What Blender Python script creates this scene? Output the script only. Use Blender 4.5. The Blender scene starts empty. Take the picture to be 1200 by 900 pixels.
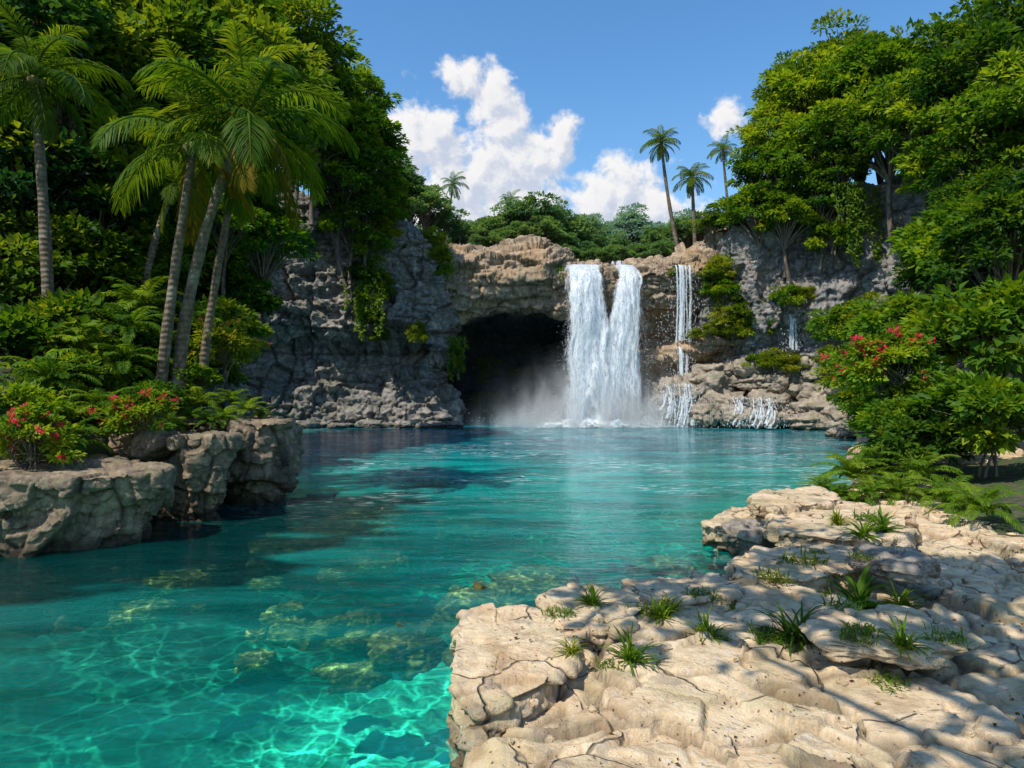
import bpy, bmesh, math, random
import numpy as np
from mathutils import Vector, Matrix

# ------------------------------------------------------------------ basics
FPX, CH = 800.0, 3.0            # focal length in photo pixels, eye height over the water
def at(px, py, Y):
    return np.array([(px-600)/FPX*Y, Y, CH-(py-450)/FPX*Y])
scene = bpy.context.scene
COL = scene.collection
def tag(o, label=None, cat=None, group=None, kind=None):
    if label: o['label'] = label
    if cat: o['category'] = cat
    if group: o['group'] = group
    if kind: o['kind'] = kind
    return o
def empty(name, loc, rz=0, s=1.0, tilt=(0, 0)):
    o = bpy.data.objects.new(name, None); COL.objects.link(o)
    o.location = loc; o.rotation_euler = (tilt[0], tilt[1], rz)
    o.scale = (s, s, s) if np.isscalar(s) else s
    o.empty_display_size = .2
    return o
def mesh(name, verts, faces, attrs=None, smooth=False):
    """faces: (F,3) or (F,4) int array or list of such arrays"""
    if not isinstance(faces, list): faces = [faces]
    me = bpy.data.meshes.new(name)
    verts = np.asarray(verts, dtype=np.float32).reshape(-1, 3)
    me.vertices.add(len(verts)); me.vertices.foreach_set('co', verts.ravel())
    idx = np.concatenate([f.ravel() for f in faces]).astype(np.int32)
    tot = np.concatenate([np.full(len(f), f.shape[1]) for f in faces]).astype(np.int32)
    start = np.concatenate([[0], np.cumsum(tot)[:-1]]).astype(np.int32)
    me.loops.add(len(idx)); me.loops.foreach_set('vertex_index', idx)
    me.polygons.add(len(tot)); me.polygons.foreach_set('loop_start', start)
    me.polygons.foreach_set('loop_total', tot)
    if smooth: me.polygons.foreach_set('use_smooth', np.ones(len(tot), dtype=bool))
    me.update(calc_edges=True)
    for k, a in (attrs or {}).items():
        at_ = me.attributes.new(k, 'FLOAT', 'POINT'); at_.data.foreach_set('value', np.asarray(a, dtype=np.float32))
    return me
def link(name, me, mat, parent=None):
    o = bpy.data.objects.new(name, me); COL.objects.link(o)
    if mat is not None and len(me.materials) == 0: me.materials.append(mat)
    if parent is not None: o.parent = parent
    return o
def dup(o, loc, rz, s, label=None, group=None, tilt=(0, 0)):
    r = o.copy(); COL.objects.link(r); r.location = loc; r.rotation_euler = (tilt[0], tilt[1], rz)
    r.scale = (s, s, s) if np.isscalar(s) else s
    if label: r['label'] = label
    if group: r['group'] = group
    for ch in list(o.children):
        c = ch.copy(); COL.objects.link(c); c.parent = r
        for g in list(ch.children):
            d = g.copy(); COL.objects.link(d); d.parent = c
    return r

# ------------------------------------------------------------------ numpy noise
def _h(ix, iy, iz, seed):
    h = (ix.astype(np.uint32)*np.uint32(374761393) + iy.astype(np.uint32)*np.uint32(668265263)
         + iz.astype(np.uint32)*np.uint32(2147483647) + np.uint32((seed*974711+12345) & 0xffffffff))
    h = (h ^ (h >> np.uint32(13)))*np.uint32(1274126177)
    h = (h ^ (h >> np.uint32(16)))*np.uint32(2246822519)
    h = h ^ (h >> np.uint32(15))
    return (h & np.uint32(0xffffff)).astype(np.float32)/16777216.0
def vnoise(p, seed=0):
    i = np.floor(p).astype(np.int64); f = (p-i).astype(np.float32); f = f*f*f*(f*(f*6-15)+10)
    r = 0
    for a in (0, 1):
        wa = f[..., 0] if a else 1-f[..., 0]
        for b in (0, 1):
            wb = f[..., 1] if b else 1-f[..., 1]
            for c in (0, 1):
                wc = f[..., 2] if c else 1-f[..., 2]
                r = r + wa*wb*wc*_h(i[..., 0]+a, i[..., 1]+b, i[..., 2]+c, seed)
    return r
def fbm(p, octv=4, seed=0, gain=.5):
    r = 0; a = 1; t = 0
    for k in range(octv):
        r = r+a*vnoise(p*(2.03**k)+k*17.3, seed+k); t += a; a *= gain
    return r/t-.5
def worley(p, seed=0):
    i = np.floor(p).astype(np.int64)
    f1 = np.full(p.shape[:-1], 9., dtype=np.float32); f2 = f1.copy(); cid = np.zeros_like(f1); slp = np.zeros_like(f1)
    for a in (-1, 0, 1):
        for b in (-1, 0, 1):
            for c in (-1, 0, 1):
                jx, jy, jz = i[..., 0]+a, i[..., 1]+b, i[..., 2]+c
                dx = jx+_h(jx, jy, jz, seed)*.8+.1-p[..., 0]
                dy = jy+_h(jx, jy, jz, seed+7)*.8+.1-p[..., 1]
                dz = jz+_h(jx, jy, jz, seed+13)*.8+.1-p[..., 2]
                ax = dx*dx; ay = dy*dy; az_ = dz*dz; d = np.sqrt(np.sqrt(ax*ax+ay*ay+az_*az_)).astype(np.float32)
                new = d < f1
                f2 = np.where(new, f1, np.minimum(f2, d))
                cid = np.where(new, _h(jx, jy, jz, seed+29), cid)
                slp = np.where(new, (_h(jx, jy, jz, seed+31)-.5)*dx+(_h(jx, jy, jz, seed+37)-.5)*dy+(_h(jx, jy, jz, seed+41)-.35)*dz, slp)
                f1 = np.where(new, d, f1)
    worley.slope = slp
    return f1, f2, cid
def sstep(a, b, x):
    t = np.clip((x-a)/(b-a), 0, 1); return t*t*(3-2*t)
def lerp(a, b, t): return a+(b-a)*t

# ------------------------------------------------------------------ rock geometry
def rock_disp(p, A=1.0, s1=(2.4, 2.4, 1.5), s2=(.85, .85, .5), s3=(.34, .34, .22), big=1.2, strata=.5, seed=3, k=1.0):
    """height along the normal and a 0..1 'crack' attribute (1 in a joint)"""
    w = p+np.stack([fbm(p/1.9, 3, seed+50), fbm(p/1.9, 3, seed+60), .5*fbm(p/1.9, 3, seed+70)], -1)*.75*k
    h = fbm(p/(6*k), 3, seed)*2*big
    cr = 0
    for (s, amp, cw, cd, sd) in ((s1, .85, .07, .20, 1), (s2, .40, .09, .12, 2), (s3, .17, .12, .06, 3)):
        if s is None: continue
        f1, f2, cid = worley(w/np.array(s), seed+sd*11)
        sl_ = worley.slope
        e = (1-sstep(0, cw, f2-f1))*(.25+.75*sstep(-.1, .12, fbm(p/(np.array(s)*1.3), 2, seed+sd*5)))
        h = h+(cid-.5)*amp*k-e*cd*k-f1*f1*amp*.06*k+sl_*amp*1.15*k
        cr = np.maximum(cr, e*(.65, .7, .45)[sd-1])
    if strata:
        z = (p[..., 2]+1.3*fbm(p/np.array([7, 7, 3.]), 3, seed+90))/(1.75*k)
        fr = z-np.floor(z)
        lay = _h(np.floor(z).astype(np.int64), np.floor(z).astype(np.int64), np.floor(z).astype(np.int64), seed)
        h = h+strata*k*((lay-.5)*1.1+.35*(1-np.abs(fr-.5)*2)**.5)
        e = 1-sstep(0, .07, np.minimum(fr, 1-fr)); cr = np.maximum(cr, e*.7)
        z2 = (p[..., 2]+.5*fbm(p/np.array([3, 3, 1.2]), 3, seed+95))/(.42*k); f2_ = z2-np.floor(z2); m2 = sstep(-.08, .1, fbm(p/np.array([2.5, 2.5, 1.5]), 2, seed+96)); zi = np.floor(z2).astype(np.int64)
        h = h+m2*k*((_h(zi, zi, zi, seed+4)-.5)*.16-.10*(1-sstep(0, .16, np.minimum(f2_, 1-f2_)))); cr = np.maximum(cr, m2*.5*(1-sstep(0, .14, np.minimum(f2_, 1-f2_))))
    h = h+fbm(p/.22, 3, seed+33)*.10*k
    return h*A, np.clip(cr, 0, 1)
def catmull(P, n_seg=12):
    P = np.asarray(P, float)
    Q = np.concatenate([2*P[:1]-P[1:2], P, 2*P[-1:]-P[-2:-1]], 0)
    out = []
    for i in range(1, len(Q)-2):
        t = np.linspace(0, 1, n_seg, endpoint=False).reshape((-1,)+(1,)*(P.ndim-1))
        a, b, c, d = Q[i-1], Q[i], Q[i+1], Q[i+2]
        out.append(.5*((2*b)+(-a+c)*t+(2*a-5*b+4*c-d)*t*t+(-a+3*b-3*c+d)*t**3))
    out.append(P[-1:]); return np.concatenate(out, 0)
def resample(P, n):
    """P (m,k,3): resample axis 0 to n points by mean arc length"""
    d = np.linalg.norm(np.diff(P, axis=0), axis=-1).mean(-1)
    s = np.concatenate([[0], np.cumsum(d)]); t = np.linspace(0, s[-1], n)
    j = np.clip(np.searchsorted(s, t, side='right')-1, 0, len(s)-2)
    f = ((t-s[j])/np.maximum(s[j+1]-s[j], 1e-9))[:, None, None]
    return P[j]*(1-f)+P[j+1]*f
def grid_faces(nu, nv, wrap=False, flip=False):
    a = np.arange(nu-(0 if wrap else 1)); b = np.arange(nv-1)
    A, B = np.meshgrid(a, b, indexing='ij'); A2 = (A+1) % nu
    q = np.stack([A*nv+B, A2*nv+B, A2*nv+B+1, A*nv+B+1], -1).reshape(-1, 4)
    return q[:, ::-1] if flip else q
def grid_normals(P, wrap=False):
    if wrap: du = np.roll(P, -1, 0)-np.roll(P, 1, 0)
    else: du = np.gradient(P, axis=0)
    dv = np.gradient(P, axis=1)
    n = np.cross(du, dv); n /= np.maximum(np.linalg.norm(n, axis=-1, keepdims=True), 1e-9)
    return n
def sheet(name, ctrl, nu, nv, sign=1, dispf=None, smooth=True):
    P = catmull(ctrl, 10); P = resample(P, nu)
    P = np.swapaxes(P, 0, 1); P = catmull(P, 10); P = resample(P, nv); P = np.swapaxes(P, 0, 1)
    N = grid_normals(P)*sign
    h, cr = dispf(P)
    P = P+N*h[..., None]
    return mesh(name, P, grid_faces(nu, nv, flip=sign < 0), {'crack': cr.ravel()}, smooth=smooth)

def seg_dist(X, Y, poly):
    d = np.full(X.shape, 1e9); inside = np.zeros(X.shape, bool); n = len(poly)
    for i in range(n):
        ax, ay = poly[i]; bx, by = poly[(i+1) % n]
        vx, vy = bx-ax, by-ay; L = vx*vx+vy*vy+1e-12
        t = np.clip(((X-ax)*vx+(Y-ay)*vy)/L, 0, 1)
        d = np.minimum(d, np.hypot(X-ax-t*vx, Y-ay-t*vy))
        c = ((ay > Y) != (by > Y)) & (X < (bx-ax)*(Y-ay)/((by-ay) if by != ay else 1e-12)+ax)
        inside ^= c
    return np.where(inside, -d, d)

# ------------------------------------------------------------------ materials
def newmat(name):
    m = bpy.data.materials.new(name); m.use_nodes = True; nt = m.node_tree; nt.nodes.clear()
    out = nt.nodes.new('ShaderNodeOutputMaterial'); return m, nt, out
class NB:
    def __init__(s, nt): s.nt = nt
    def n(s, t, **kw):
        nd = s.nt.nodes.new(t)
        for k, v in kw.items(): setattr(nd, k, v)
        return nd
    def put(s, sock, v):
        if v is None: return
        if isinstance(v, bpy.types.NodeSocket): s.nt.links.new(v, sock)
        elif isinstance(v, (tuple, list)) and len(v) == 3 and sock.type == 'RGBA': sock.default_value = (*v, 1)
        else: sock.default_value = v
    def math(s, op, a, b=None, c=None, clamp=False):
        nd = s.n('ShaderNodeMath', operation=op, use_clamp=clamp)
        for i, v in enumerate((a, b, c)):
            if v is not None: s.put(nd.inputs[i], v)
        return nd.outputs[0]
    def vm(s, op, a, b=None, sc=None):
        nd = s.n('ShaderNodeVectorMath', operation=op); s.put(nd.inputs[0], a)
        if b is not None: s.put(nd.inputs[1], b)
        if sc is not None: s.put(nd.inputs['Scale'], sc)
        return nd.outputs['Value' if op in ('DISTANCE', 'LENGTH', 'DOT_PRODUCT') else 'Vector']
    def mr(s, v, a, b, c=0., d=1., smooth=True):
        nd = s.n('ShaderNodeMapRange', interpolation_type='SMOOTHSTEP' if smooth else 'LINEAR')
        for k, x in zip(('Value', 'From Min', 'From Max', 'To Min', 'To Max'), (v, a, b, c, d)): s.put(nd.inputs[k], x)
        return nd.outputs[0]
    def noise(s, vec, scale, detail=4, rough=.55, dist=0., col=False):
        nd = s.n('ShaderNodeTexNoise'); s.put(nd.inputs['Vector'], vec)
        s.put(nd.inputs['Scale'], scale); s.put(nd.inputs['Detail'], detail); s.put(nd.inputs['Roughness'], rough); s.put(nd.inputs['Distortion'], dist)
        return nd.outputs['Color' if col else 'Fac']
    def voro(s, vec, scale, feature='F1', out='Distance', rnd=1.):
        nd = s.n('ShaderNodeTexVoronoi', feature=feature); s.put(nd.inputs['Vector'], vec); s.put(nd.inputs['Scale'], scale)
        s.put(nd.inputs['Randomness'], rnd); return nd.outputs[out]
    def mix(s, f, a, b, blend='MIX'):
        nd = s.n('ShaderNodeMix', data_type='RGBA', blend_type=blend); s.put(nd.inputs['Factor'], f)
        s.put(nd.inputs[6], a); s.put(nd.inputs[7], b); return nd.outputs[2]
    def map(s, vec, sc=(1, 1, 1), loc=(0, 0, 0)):
        nd = s.n('ShaderNodeMapping'); s.put(nd.inputs['Vector'], vec); nd.inputs['Scale'].default_value = sc; nd.inputs['Location'].default_value = loc
        return nd.outputs[0]
    def bump(s, h, strength, dist, normal=None):
        nd = s.n('ShaderNodeBump'); s.put(nd.inputs['Height'], h); s.put(nd.inputs['Strength'], strength); s.put(nd.inputs['Distance'], dist)
        if normal is not None: s.put(nd.inputs['Normal'], normal)
        return nd.outputs[0]
    def ramp(s, f, stops):
        nd = s.n('ShaderNodeValToRGB'); cr = nd.color_ramp
        while len(cr.elements) < len(stops): cr.elements.new(.5)
        for e, (p, c) in zip(cr.elements, stops): e.position = p; e.color = (*c, 1)
        s.put(nd.inputs[0], f); return nd.outputs[0]
    def mixsh(s, f, a, b):
        nd = s.n('ShaderNodeMixShader'); s.put(nd.inputs[0], f); s.nt.links.new(a, nd.inputs[1]); s.nt.links.new(b, nd.inputs[2]); return nd.outputs[0]
    def pos(s): return s.n('ShaderNodeNewGeometry').outputs['Position']
    def attr(s, name): return s.n('ShaderNodeAttribute', attribute_name=name).outputs['Fac']

def rock_mat(name, dark, mid, light, warm=(.30, .20, .11), warm_amt=.35, moss=.35, wet=True, tex=1.0, cracks=.0, mossc=(.05, .085, .012), cave=False):
    m, nt, out = newmat(name); b = NB(nt); p = b.pos()
    geo = nt.nodes.new('ShaderNodeNewGeometry')
    sep = b.n('ShaderNodeSeparateXYZ'); b.put(sep.inputs[0], p)
    nz = b.n('ShaderNodeSeparateXYZ'); b.put(nz.inputs[0], geo.outputs['Normal'])
    n1 = b.noise(p, .55*tex, 6, .62, .4)
    n2 = b.noise(p, 3.2*tex, 7, .7)
    n3 = b.noise(b.map(p, (1, 1, .22)), 1.1*tex, 5, .6)
    c = b.ramp(b.math('ADD', b.math('MULTIPLY', n2, .6), b.math('MULTIPLY', n1, .4)), [(.30, dark), (.48, mid), (.66, light)])
    c = b.mix(b.math('MULTIPLY', b.mr(n1, .48, .66), warm_amt), c, warm)
    c = b.mix(b.math('MULTIPLY', b.mr(n3, .56, .72), .55), c, tuple(x*.35 for x in dark))          # dark seep streaks
    lich = b.mr(b.noise(p, 9*tex, 3, .5), .62, .68)
    c = b.mix(b.math('MULTIPLY', lich, .35), c, tuple(min(.62, x*1.5) for x in light))
    up = b.mr(nz.outputs[2], .35, .85)
    mo = b.math('MULTIPLY', b.mr(b.noise(p, .8*tex, 5, .65), .50, .62), b.mr(nz.outputs[2], -.1, .7))
    c = b.mix(b.math('MULTIPLY', mo, moss), c, mossc)
    c = b.mix(b.math('MULTIPLY', b.attr('crack'), .82), c, tuple(x*.18 for x in dark))
    hgt = b.math('ADD', b.math('MULTIPLY', n2, .6), b.math('MULTIPLY', b.noise(p, 13*tex, 5, .7), .25))
    if cracks:
        st_ = b.mr(b.noise(p, 1.9, 6, .7, .5), .50, .66); c = b.mix(b.math('MULTIPLY', st_, .55), c, (.30, .19, .10))
        st2_ = b.mr(b.noise(b.vm('ADD', p, (7., 3., 1.)), 3.1, 6, .7, .3), .54, .64); c = b.mix(b.math('MULTIPLY', st2_, .5), c, (.22, .20, .17))
        pit = b.mr(b.voro(p, 16), .0, .22, 1, 0); pit = b.math('MULTIPLY', pit, b.mr(b.noise(p, 4, 3), .5, .6)); c = b.mix(b.math('MULTIPLY', pit, .6), c, (.12, .09, .06)); hgt = b.math('SUBTRACT', hgt, b.math('MULTIPLY', pit, .5))
        ve = b.voro(b.vm('ADD', p, b.vm('SCALE', b.noise(p, 1.5, 3, .5, 0, True), sc=.5)), cracks, 'DISTANCE_TO_EDGE')
        ck = b.math('MULTIPLY', b.mr(ve, .0, .02, 1, 0), b.mr(b.noise(p, 1.1, 3), .45, .55))
        c = b.mix(b.math('MULTIPLY', ck, .7), c, tuple(x*.3 for x in dark))
        hgt = b.math('SUBTRACT', hgt, b.math('MULTIPLY', ck, .5))
    if wet:
        wl = b.mr(b.math('ADD', sep.outputs[2], b.math('MULTIPLY', n1, -.5)), -.2, .10, 1, 0)
        c = b.mix(b.math('MULTIPLY', wl, .8), c, tuple(x*.22 for x in dark))
    if cave:   # shade inside the cave, painted into the rock colour
        cave_shade = b.math('MULTIPLY', b.mr(sep.outputs[1], 52.6, 55.5), b.mr(sep.outputs[2], 10.2, 8.2)); cave_shade = b.math('MULTIPLY', cave_shade, b.mr(sep.outputs[0], 8.5, 6.5))
        c = b.mix(b.math('MULTIPLY', cave_shade, .9), c, (.014, .034, .050))
    pr = b.n('ShaderNodeBsdfPrincipled'); b.put(pr.inputs['Base Color'], c)
    b.put(pr.inputs['Roughness'], b.mr(n2, .3, .7, .95, .7)); pr.inputs['Specular IOR Level'].default_value = .25
    b.put(pr.inputs['Normal'], b.bump(hgt, .9, .16/tex))
    nt.links.new(pr.outputs[0], out.inputs[0]); return m

def leaf_mat(name, dark, mid, light, trans=.45, hazec=None, haze=0.):
    m, nt, out = newmat(name); b = NB(nt)
    oi = nt.nodes.new('ShaderNodeObjectInfo')
    t = b.attr('tint')
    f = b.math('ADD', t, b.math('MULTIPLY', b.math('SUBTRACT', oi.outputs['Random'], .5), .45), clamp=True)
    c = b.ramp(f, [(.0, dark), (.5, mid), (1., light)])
    if hazec: c = b.mix(haze, c, hazec)  # distance haze mixed into the leaf colour
    pr = b.n('ShaderNodeBsdfPrincipled'); b.put(pr.inputs['Base Color'], c); pr.inputs['Roughness'].default_value = .5
    pr.inputs['Specular IOR Level'].default_value = .12
    tr = b.n('ShaderNodeBsdfTranslucent'); b.put(tr.inputs[0], b.mix(1., c, (1.5, 1.35, .45), 'MULTIPLY'))
    nt.links.new(b.mixsh(trans, pr.outputs[0], tr.outputs[0]), out.inputs[0]); return m

def bark_mat(name, c1, c2, ring=0.):
    m, nt, out = newmat(name); b = NB(nt)
    tc = b.n('ShaderNodeTexCoord').outputs['Object']
    n = b.noise(b.map(tc, (1, 1, .4)), 9, 6, .7); c = b.mix(b.mr(n, .35, .65), c1, c2)
    h = n
    if ring:
        sp = b.n('ShaderNodeSeparateXYZ'); b.put(sp.inputs[0], tc)
        w = b.math('SINE', b.math('ADD', b.math('MULTIPLY', sp.outputs[2], ring), b.math('MULTIPLY', b.noise(tc, 3, 3), 5)))
        c = b.mix(b.mr(w, -.9, -.3, .3, 0), c, tuple(x*.35 for x in c1)); h = b.math('ADD', n, b.math('MULTIPLY', w, .4))
        c = b.mix(b.mr(b.noise(tc, 2.2, 4), .55, .62, 0, .35), c, (.36, .33, .27))
    pr = b.n('ShaderNodeBsdfPrincipled'); b.put(pr.inputs['Base Color'], c); pr.inputs['Roughness'].default_value = .85
    b.put(pr.inputs['Normal'], b.bump(h, .7, .03)); nt.links.new(pr.outputs[0], out.inputs[0]); return m

M = {}
M['cliff'] = rock_mat('grey_limestone', (.075, .07, .066), (.22, .205, .185), (.52, .48, .42), warm_amt=.22, moss=.45, tex=.8)
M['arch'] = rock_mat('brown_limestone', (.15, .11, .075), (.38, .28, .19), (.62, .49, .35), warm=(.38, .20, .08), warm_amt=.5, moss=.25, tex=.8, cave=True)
M['cliffr'] = rock_mat('streaked_limestone', (.08, .078, .075), (.23, .22, .21), (.48, .45, .40), warm=(.28, .13, .06), warm_amt=.35, moss=.4, tex=.8)
M['outcrop'] = rock_mat('outcrop_limestone', (.07, .052, .036), (.20, .15, .10), (.46, .36, .24), moss=.35, tex=1.7)
M['slab'] = rock_mat('pale_shore_stone', (.30, .20, .11), (.70, .53, .33), (.88, .73, .50), warm=(.60, .34, .15), warm_amt=.45, moss=.3, tex=1.5, cracks=1.1, mossc=(.16, .17, .03))
M['boulder'] = rock_mat('boulder_limestone', (.13, .11, .09), (.32, .27, .21), (.55, .47, .37), moss=.4, tex=1.3)
M['leaf_a'] = leaf_mat('leaf_fresh_green', (.022, .08, .010), (.11, .22, .014), (.32, .40, .022))
M['leaf_b'] = leaf_mat('leaf_deep_green', (.014, .055, .012), (.07, .155, .014), (.23, .29, .02))
M['leaf_y'] = leaf_mat('leaf_yellow_green', (.05, .11, .01), (.16, .22, .014), (.34, .37, .025), .5)
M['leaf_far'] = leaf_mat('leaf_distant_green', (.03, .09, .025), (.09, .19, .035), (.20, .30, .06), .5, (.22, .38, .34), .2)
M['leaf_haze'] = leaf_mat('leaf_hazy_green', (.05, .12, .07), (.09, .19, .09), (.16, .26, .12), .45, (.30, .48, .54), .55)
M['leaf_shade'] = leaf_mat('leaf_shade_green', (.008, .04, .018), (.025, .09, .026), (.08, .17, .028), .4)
M['frond'] = leaf_mat('palm_frond_green', (.025, .075, .008), (.10, .18, .012), (.30, .32, .02), .5)
M['frond_old'] = leaf_mat('palm_frond_yellowing', (.06, .08, .01), (.20, .17, .015), (.34, .22, .02), .5)
M['fern'] = leaf_mat('fern_green', (.03, .09, .008), (.10, .20, .014), (.24, .33, .03), .5)
M['bark'] = bark_mat('branch_bark', (.07, .05, .035), (.20, .16, .12))
M['barkp'] = bark_mat('palm_bark', (.08, .058, .036), (.20, .15, .10), ring=42)
M['stem'] = bark_mat('green_stem', (.05, .07, .02), (.10, .12, .03))
def flower_mat(name, c1, c2):
    m, nt, out = newmat(name); b = NB(nt); c = b.mix(b.attr('tint'), c1, c2)
    d = b.n('ShaderNodeBsdfDiffuse'); b.put(d.inputs[0], c); t = b.n('ShaderNodeBsdfTranslucent'); b.put(t.inputs[0], c)
    nt.links.new(b.mixsh(.4, d.outputs[0], t.outputs[0]), out.inputs[0]); return m
M['flower'] = flower_mat('red_petals', (.75, .015, .05), (.95, .14, .18))
M['flower_o'] = flower_mat('coral_petals', (.55, .10, .06), (.75, .25, .15))
M['nut'] = bark_mat('coconut_husk', (.10, .09, .02), (.22, .18, .05))

# ------------------------------------------------------------------ ground, bed, water
POOL = [(-.57, 7.0), (-.3, 7.9), (.5, 8.1), (.5, 8.6), (1.6, 8.9), (3.0, 9.4), (3.5, 10.4), (4.9, 11.3), (3.7, 12.7), (4.3, 13.9), (5.0, 14.2), (5.7, 16.0),
        (7.4, 16.9), (9.3, 19.5), (12.5, 27), (16.5, 34), (20.5, 40), (22, 46), (18, 52), (10, 57), (3, 64), (-4.5, 64), (-5, 50), (-11, 49), (-18, 46.5),
        (-19, 38), (-15, 29), (-9.5, 21), (-5.6, 17.3), (-6.3, 15), (-7.0, 13), (-9.0, 11.6), (-14, 9.5), (-20, 4), (-22, -4), (-14, -9), (-5, -6), (-2.2, -1), (-.9, 3), (-.7, 5.6)]
def land_h(X, Y):
    sd = seg_dist(X, Y, POOL)
    P = np.stack([X, Y, 0*X], -1)
    n = fbm(P/7, 4, 5)
    base = .42+0*X
    left = sstep(-2, -7, X)*sstep(-8, 8, Y)
    base = base+left*1.25
    base = base+sstep(-7.5, -15, X)*sstep(-10, 5, Y)*(3.5+1.5*n)
    base = base+sstep(-15, -27, X)*sstep(-10, 12, Y)*9
    far = sstep(49, 55.5, Y+np.abs(X-5)*.0)
    base = np.maximum(base, far*12.0+n*1.2*far)
    lc = sstep(.5, 4, sd)*sstep(36, 44, Y)*sstep(-3.5, -8, X)
    base = np.maximum(base, lc*13.8)
    rc = sstep(5, 11, sd)*sstep(9, 13, X)*sstep(12, 26, Y)
    base = np.maximum(base, rc*(15+n))
    base = base+sstep(6, 20, X)*sstep(30, 5, Y)*2.5
    base = base+sstep(60, 160, Y)*10*(1+n)
    return base, sd
def ground():
    gx = np.concatenate([np.linspace(-900, -70, 14)[:-1], np.linspace(-70, 70, 281), np.linspace(70, 900, 14)[1:]])
    gy = np.concatenate([np.linspace(-400, -25, 10)[:-1], np.linspace(-25, 110, 271), np.linspace(110, 1200, 18)[1:]])
    X, Y = np.meshgrid(gx, gy, indexing='ij')
    H, sd = land_h(X, Y)
    t = sstep(2.4, .8, sd)             # 1 inside the pool
    depth = lerp(1.0, 2.3, sstep(0, 4, -sd))+sstep(14, 34, Y)*3.2*sstep(0, 6, -sd)
    P = np.stack([X, Y, 0*X], -1)
    H = lerp(H-.25, -depth-1.4, t)+fbm(P/2.2, 3, 8)*.25
    me = mesh('ground', np.stack([X, Y, H], -1), grid_faces(len(gx), len(gy)), {'crack': np.zeros(X.size)}, True)
    m, nt, out = newmat('forest_floor'); b = NB(nt); p = b.pos()
    c = b.mix(b.mr(b.noise(p, 1.2, 5), .4, .6), (.035, .05, .014), (.05, .085, .016)); c = b.mix(b.mr(b.noise(p, 4, 5), .5, .62), c, (.10, .075, .045))
    pr = b.n('ShaderNodeBsdfPrincipled'); b.put(pr.inputs['Base Color'], c); pr.inputs['Roughness'].default_value = .95
    b.put(pr.inputs['Normal'], b.bump(b.noise(p, 6, 5), .8, .2)); nt.links.new(pr.outputs[0], out.inputs[0])
    tag(link('ground', me, m), kind='structure')
ground()

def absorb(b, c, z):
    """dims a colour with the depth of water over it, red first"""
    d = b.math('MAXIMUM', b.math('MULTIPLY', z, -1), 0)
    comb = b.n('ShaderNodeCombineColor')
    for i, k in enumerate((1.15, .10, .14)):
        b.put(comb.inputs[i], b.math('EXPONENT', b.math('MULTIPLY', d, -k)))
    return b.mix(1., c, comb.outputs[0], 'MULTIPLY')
BANK_SHADE = [(-2.0, 20), (-2.4, 15.5), (-3.2, 12), (-4.6, 10), (-9, 8.2), (-14, 7.2), (-20, 6), (-20, 13), (-9, 15), (-6, 19)]  # shade and reflection of the left bank, painted dark on bed and water
def bank_shade_f(X, Y):
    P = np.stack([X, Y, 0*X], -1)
    return sstep(.6, -.9, seg_dist(X, Y, BANK_SHADE)+fbm(P/np.array([2.2, .8, 1]), 4, 88)*5.0)
def pool_bed():
    gx = np.concatenate([np.arange(-24, -10, .25), np.arange(-10, 6, .07), np.arange(6, 24.01, .25)]); gy = np.concatenate([np.arange(-10, 4, .25), np.arange(4, 18, .07), np.arange(18, 64.01, .3)])
    X, Y = np.meshgrid(gx, gy, indexing='ij'); sd = seg_dist(X, Y, POOL)
    P = np.stack([X, Y, 0*X], -1)
    w = P+np.stack([fbm(P/1.5, 2, 1), fbm(P/1.5, 2, 2), 0*X], -1)*1.2
    f1, f2, cid = worley(w/np.array([1.3, 1.3, 1.]), 4)
    mound = np.where(cid > .62, np.clip(1-f1*1.5, 0, 1)*(cid-.5)*1.6, 0)
    depth = lerp(1.5, 2.7, sstep(-.6, 3., -sd))+sstep(14, 34, Y)*3.6*sstep(0, 6, -sd)
    c1, c2, cc_ = worley((w*.3+P*.7)/np.array([.42, .42, 1.]), 14); cob = np.clip(1-c1*1.7, 0, 1)**.6*(cc_ > .45)*(.5+cc_)
    Z = -depth+mound*.7+fbm(P/1.1, 4, 9)*.3+cob*.16*sstep(-.15, .1, fbm(P/3., 2, 19)+.1*sstep(-3, 0, sd))+fbm(P/.25, 3, 29)*.08
    me = mesh('pool_bed', np.stack([X, Y, Z], -1), grid_faces(len(gx), len(gy)), {'mound': np.clip(mound*2+cob*.6*sstep(-.1, .12, fbm(P/3., 2, 19)), 0, 1).ravel(), 'bank_shade': bank_shade_f(X, Y).ravel()}, True)
    m, nt, out = newmat('sandy_pool_bed'); b = NB(nt); p = b.pos(); sp = b.n('ShaderNodeSeparateXYZ'); b.put(sp.inputs[0], p)
    c = b.mix(b.mr(b.noise(p, 2.5, 5, .6), .35, .65), (.48, .64, .46), (.78, .86, .66))
    weed = b.math('MAXIMUM', b.attr('mound'), b.mr(b.noise(b.map(p, (1, 1.3, 1)), .55, 5, .6, .3), .54, .64))
    c = b.mix(b.math('MULTIPLY', weed, .85), c, b.mix(b.mr(b.noise(p, 5, 4), .4, .6), (.08, .15, .05), (.26, .24, .10)))
    c = b.mix(b.math('MULTIPLY', b.attr('bank_shade'), .88), c, (.03, .06, .04))  # bank shade painted over the bed colour
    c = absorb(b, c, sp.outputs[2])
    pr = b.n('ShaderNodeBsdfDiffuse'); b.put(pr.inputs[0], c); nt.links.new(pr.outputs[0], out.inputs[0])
    tag(link('pool_bed', me, m), kind='structure')
pool_bed()

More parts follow.
